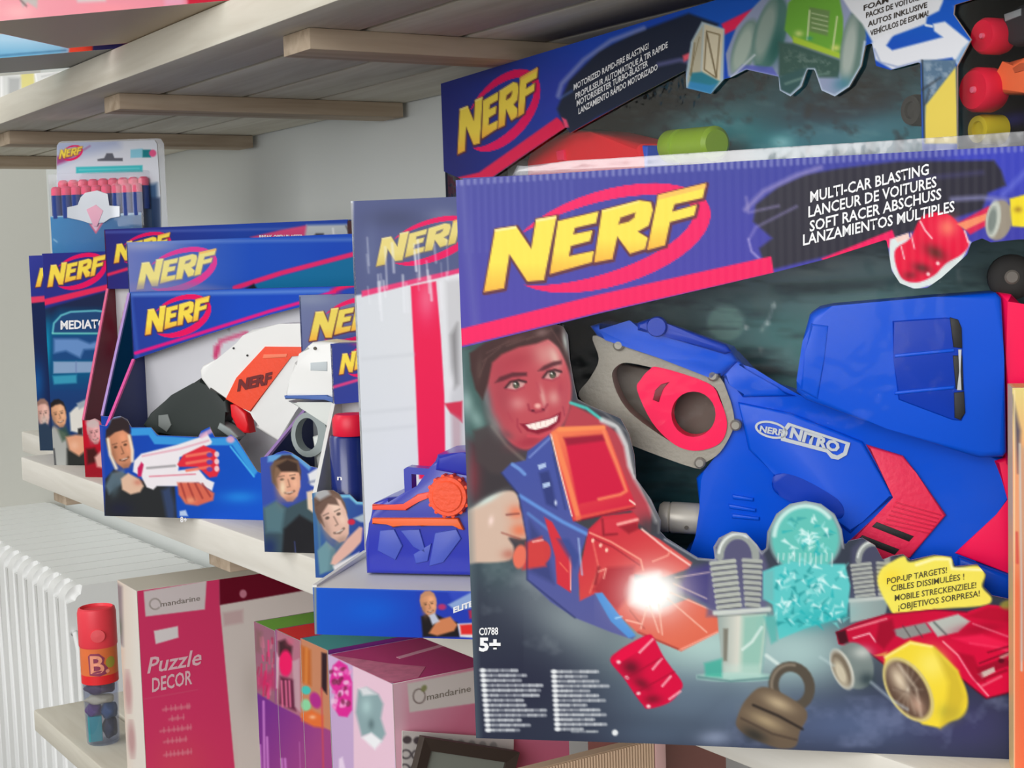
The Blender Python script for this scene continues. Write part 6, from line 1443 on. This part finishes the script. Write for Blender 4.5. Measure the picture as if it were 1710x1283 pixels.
for k, (ya, yb, nm, cl, lab) in enumerate(CR):
    b_ = Pack((.6, ya, Z3), -90, 'craft_box', lab, 'craft box', 'craft boxes on the lowest shelf')
    h_ = .3075 + (.002, .004, .007)[k]
    carton(b_, ya - yb, h_, .2, card(nm + '_lid_card', cl), card('violet_card', (120, 44, 130)), card('violet_card', (120, 44, 130)))
    w_ = ya - yb
    panel(b_, 'front_panel', [corner(b_, 0, h_), corner(b_, w_, h_), corner(b_, w_, 0), corner(b_, 0, 0)], 0, 1.3, cr_front(k), MATT)

# pale pink box
R_ = Pack((.6, 1.142, Z3), 0, 'gift_box', 'pale pink box with lilac side and a white name label, on the lowest shelf', 'gift box')
RW, RH, RD = .185, .3115, .128
carton(R_, RW, RH, RD, card('magenta_lid_card', (190, 60, 122)), card('lilac_card', (196, 170, 206)), WHITECARD)


def r_front(c):
    c.G((660, 1150), (226, 176, 192), (760, 1220), (206, 116, 144)); c.P([(650, 1140), (672, 1140), (680, 1290), (656, 1290)], (226, 186, 200), 8, .7); c.P([(680, 1142), (800, 1118), (800, 1174), (684, 1190)], (214, 206, 202), 1.3); c.P([(800, 1235), (1000, 1240), (1000, 1300), (800, 1300)], (216, 110, 140), 20, .8)
    c.L(ell_pts(700, 1163, 10, 12, 0, 18, 0, 345).tolist(), 2.4, (120, 104, 100), 1, .85); c.E(708, 1150, 4.5, 6, 30, (136, 140, 90), 1.5, .9)


rpn = panel(R_, 'front_panel', [corner(R_, 0, RH), corner(R_, RW, RH), corner(R_, RW, 0), corner(R_, 0, 0)], 0, 1.8, r_front, MATT)
text(R_, 'mandarine', (713, 1170), (786, 1155), 11, -.0004, mat('taupe_ink', (130, 122, 112), .5), rpn, bold=.0)
rs_ = Pack((.6, 1.142 + RD, Z3), -90, on=R_)


def r_side(c):
    c.G((545, 1100), (206, 176, 214), (590, 1150), (196, 166, 206)); c.P([(589, 1080), (660, 1110), (660, 1400), (592, 1400)], (232, 196, 214), 1.5); c.P([(556, 1112), (566, 1103), (580, 1112), (588, 1140), (588, 1186), (580, 1198), (566, 1196), (556, 1180), (560, 1160), (550, 1140)], (222, 40, 150), 2)
    r = random.Random(8)
    for i in range(40):
        x = r.uniform(552, 585); y = r.uniform(1112, 1185); c.E(x, y, r.uniform(2, 5), r.uniform(2, 6), r.uniform(0, 90), r.choice([(240, 200, 226), (246, 150, 206), (120, 30, 70), (236, 110, 190)]), 1.5, .75)
    c.P([(598, 1152), (612, 1148), (632, 1160), (640, 1176), (636, 1200), (644, 1226), (636, 1240), (620, 1226), (604, 1230), (594, 1190)], (140, 166, 170), 3); c.B(612, 1180, 10, 16, 0, (176, 206, 206), .8); c.B(620, 1210, 6, 10, 0, (84, 106, 110), .7); c.P([(604, 1232), (620, 1224), (638, 1238), (626, 1252)], (240, 240, 244), 3); c.P([(600, 1150), (612, 1148), (628, 1160), (606, 1162)], (240, 236, 240), 3, .8); c.P([(566, 1268), (572, 1264), (578, 1290), (566, 1300)], (240, 220, 240), 2, .8)


panel(rs_, 'side_print', [corner(rs_, 0, RH, -.0006), corner(rs_, RD, RH, -.0006), corner(rs_, RD, 0, -.0006), corner(rs_, 0, 0, -.0006)], -.0006, 1.6, r_side, MATT, thick=.0004)
finish(poly_bm([(.045, .07), (.15, .095), (.15, .102), (.045, .077)], RH, RH + .0003, 0, 3, 'xy'), 'lid_stripe', mat('pale_lid_stripe', (226, 170, 190), .5), R_.e)
finish(poly_bm([(.0, .004), (.028, .004), (.05, .03), (.03, .06), (.0, .124)], RH, RH + .0003, 0, 3, 'xy'), 'lid_marbling', mat('mottled_pink_print', (206, 120, 150), .5, 0, .2, .35, 90), R_.e)

# sheet of round stickers and dark frame in front of it
S_ = Pack((.6, 1.134, Z3), 0, 'sticker_sheet', 'white sheet of round grey stickers propped against the pale pink box', 'sheet')


def s_front(c):
    c.G((670, 1225), (214, 206, 202), (830, 1240), (200, 192, 190))
    for i in range(9):
        for j in range(6):
            x, y = 680 + i * 18 - j * 2, 1236 + i * 1.2 + j * 24
            if j == 0: c.E(x, y, 7.5 - (i > 3) * 1.5, 6.5, 0, (84, 72, 76) if i < 3 else (150, 146, 146), 1.3, .95)
            else: c.L(ell_pts(x, y, 8, 7, 0, 16).tolist() + [(x + 8, y)], 3, (84, 76, 80), 1.2, .9)


sx = S_.loc([(672, 1221), (858, 1233)], 0)
panel(S_, 'printed_face', [tuple(S_.pix([tuple(sx[0])])[0]), tuple(S_.pix([tuple(sx[1])])[0]), corner(S_, sx[1][0] - .012, .0), corner(S_, sx[0][0] - .012, .0)], 0, 1.8, s_front, MATT)
Q_ = Pack((.6, 1.118, Z3), 0, 'picture_frame', 'dark brown picture frame tilted against the sticker sheet on the lowest shelf', 'picture frame')
a, b = Q_.loc([(709, 1232), (868, 1257)], 0)
u_ = (b - a) / np.linalg.norm(b - a); d_ = np.array([u_[1], -u_[0]]); Wf = np.linalg.norm(b - a); Hf = (min(a[1], b[1]) - .0004) / -d_[1]
fo = [a, b, b + d_ * Hf, a + d_ * Hf]; ins = .011
fi = [a + u_ * ins + d_ * ins, b - u_ * ins + d_ * ins, b - u_ * ins + d_ * (Hf - ins), a + u_ * ins + d_ * (Hf - ins)]
bmf = bmesh.new()
va = [bmf.verts.new((p[0], 0, p[1])) for p in fo]; vb = [bmf.verts.new((p[0], .0015, p[1])) for p in fi]; vc = [bmf.verts.new((p[0], .009, p[1])) for p in fo]; vd = [bmf.verts.new((p[0], .009, p[1])) for p in fi]
for i in range(4):
    j = (i + 1) % 4
    bmf.faces.new((va[i], va[j], vb[j], vb[i])); bmf.faces.new((va[i], vc[i], vc[j], va[j])); bmf.faces.new((vb[i], vb[j], vd[j], vd[i])); bmf.faces.new((vc[i], vd[i], vd[j], vc[j]))
finish(bmf, 'moulding', mat('dark_brown_moulding', (66, 56, 50), .5, 0, .3, .1, 60), Q_.e)
bmp = bmesh.new(); bmp.faces.new([bmp.verts.new((p[0], .004, p[1])) for p in fi]); finish(bmp, 'picture', mat('grey_print', (134, 140, 132), .4), Q_.e)
pc = (fi[0] + fi[1]) / 2 + d_ * .035
bmp = bmesh.new(); bmp.faces.new([bmp.verts.new((pc[0] + x, .0037, pc[1] + z)) for x, z in [(-.016, -.02), (-.014, .0), (-.004, .006), (.004, -.004), (.002, -.02)]]); finish(bmp, 'pink_motif', mat('pink_motif_print', (206, 140, 146), .4), Q_.e)

# ribbed card box and brown box under the largest box
V_ = Pack((.612, .95, Z3), 0, 'ribbed_box', 'tan box with a vertically ribbed front under the largest toy box', 'box')
VW, VH, VD = .136, .283, .012
carton(V_, VW, VH, VD, card('tan_card', (196, 170, 146)), card('tan_card', (196, 170, 146)), card('tan_card', (196, 170, 146)))
bmv = bmesh.new(); n_ = 44; step = .0028; pts = []
for i in range(n_):
    x = .002 + i * step
    for t, d in ((0, 0), (.25, -.0011), (.5, -.0015), (.75, -.0011)): pts.append((x + t * step, d))
pts.append((.002 + n_ * step, 0)); pts += [(.002 + n_ * step, .0013), (.002, .0013)]
va = [bmv.verts.new((x, y, .001)) for x, y in pts]; vb = [bmv.verts.new((x, y, VH - .0005)) for x, y in pts]
for i in range(len(pts)): bmv.faces.new((va[i], va[(i + 1) % len(pts)], vb[(i + 1) % len(pts)], vb[i]))
bmv.faces.new(vb); bmv.faces.new(va[::-1])
tag(finish(bmv, 'ribbed_front', mat('tan_ribbed_card', (200, 172, 146), .7, 0, .2), V_.e), kind='stuff')
box('corner_post', (VW - .0105, -.002, 0), (VW, .0013, VH), card('dusty_pink_card', (206, 166, 164)), V_.e, .0005)
Y_ = Pack((.756, .97, Z3), 0, 'carton', 'plain reddish brown carton beside the ribbed box on the lowest shelf', 'box')
BRC = card('brown_card', (124, 78, 72)); carton(Y_, .075, .285, .10, BRC, BRC, BRC); finish(poly_bm([(0, 0), (.075, 0), (.075, .285), (0, .285)], 0, .0013), 'front_panel', BRC, Y_.e)

# ------------------------------------------------------------------ things on the upper shelf
ZU = 1.6202


def on_upper(xr, yr, over, w, h, d, name, label, cat):
    a = math.radians(-50); O = (xr - over * math.cos(a), yr - over * math.sin(a), ZU)
    return Pack(O, -50, name, label, cat)


U1 = on_upper(.6, 1.44, .32, 0, 0, 0, 'doll_box', 'pale pink package jutting over the upper shelf front at top left', 'toy box')
w, h, d = .56, .16, .2
carton(U1, w, h, d, card('pale_pink_card', (240, 160, 172)), card('pale_pink_card', (240, 160, 172)), card('beige_card', (196, 176, 150)))


def u1f(c):
    c.G((0, 30), (244, 162, 172), (380, 10), (226, 130, 150)); c.B(30, 20, 30, 14, 0, (250, 186, 188), .8); c.B(180, 14, 50, 10, 0, (246, 150, 160), .8); c.P([(312, -20), (400, -20), (400, 18), (330, 14), (314, 8)], (196, 16, 50), 3); c.P([(28, -20), (64, -20), (62, 14), (46, 4), (38, 12)], (196, 186, 182), 2); c.L([(34, 0), (44, 10)], 3, (110, 90, 90), 1.5, .7); c.P([(118, -20), (180, -20), (176, 2), (130, 4)], (214, 206, 206), 3, .9); c.P([(270, -20), (308, -20), (306, 8), (276, 10)], (226, 160, 186), 4, .8); c.L([(0, 36), (300, 14)], 2, (250, 190, 196), 1.5, .6)


panel(U1, 'front_panel', [corner(U1, 0, h), corner(U1, w, h), corner(U1, w, 0), corner(U1, 0, 0)], 0, 2.5, u1f, CARD)
U2 = on_upper(.6, 1.80, .42, 0, 0, 0, 'flat_box', 'flat light blue and navy box with a red patch on the upper shelf', 'toy box')
w, h, d = .6, .029, .118
carton(U2, w, h, d, card('light_blue_card', (130, 190, 220)), card('light_blue_card', (130, 190, 220)), card('grey_board', (150, 150, 150)))


def u2f(c):
    c.G((0, 66), (170, 210, 232), (0, 94), (110, 176, 212)); c.P([(116, 40), (158, 40), (156, 100), (114, 100)], (232, 66, 40), 2); c.P([(156, 40), (400, 18), (400, 100), (154, 100)], (40, 40, 96), 1.5); c.P([(208, 40), (300, 40), (300, 90), (206, 90)], (110, 20, 50), 6, .8); c.P([(104, 62), (116, 62), (114, 90), (102, 90)], (150, 180, 206), 2, .8); c.L([(0, 93), (110, 84)], 3, (60, 110, 150), 1.5, .7)


panel(U2, 'front_panel', [corner(U2, 0, h), corner(U2, w, h), corner(U2, w, 0), corner(U2, 0, 0)], 0, 2, u2f, CARD)
U3 = on_upper(.606, 2.42, .0, 0, 0, 0, 'white_box', 'white box with a yellow patch at the left end of the upper shelf', 'box')
w, h, d = .4, .040, .15
carton(U3, w, h, d, WHITECARD, WHITECARD, WHITECARD)


def u3f(c):
    c.G((0, 140), (214, 216, 214), (100, 130), (232, 232, 232)); c.P([(34, 110), (56, 108), (58, 150), (36, 152)], (222, 214, 140), 2); c.P([(14, 130), (34, 130), (32, 160), (14, 160)], (176, 178, 178), 3, .9); c.L([(2, 120), (3, 180)], 4, (240, 240, 240), 2); c.L([(58, 116), (62, 140)], 2, (250, 250, 250), 1); c.L([(70, 128), (96, 122)], 2, (170, 172, 172), 1.5, .6); c.L([(66, 120), (110, 113)], 2, (190, 190, 190), 1.5, .6)


panel(U3, 'front_panel', [corner(U3, 0, h), corner(U3, w, h), corner(U3, w, 0), corner(U3, 0, 0)], 0, 1.6, u3f, CARD)
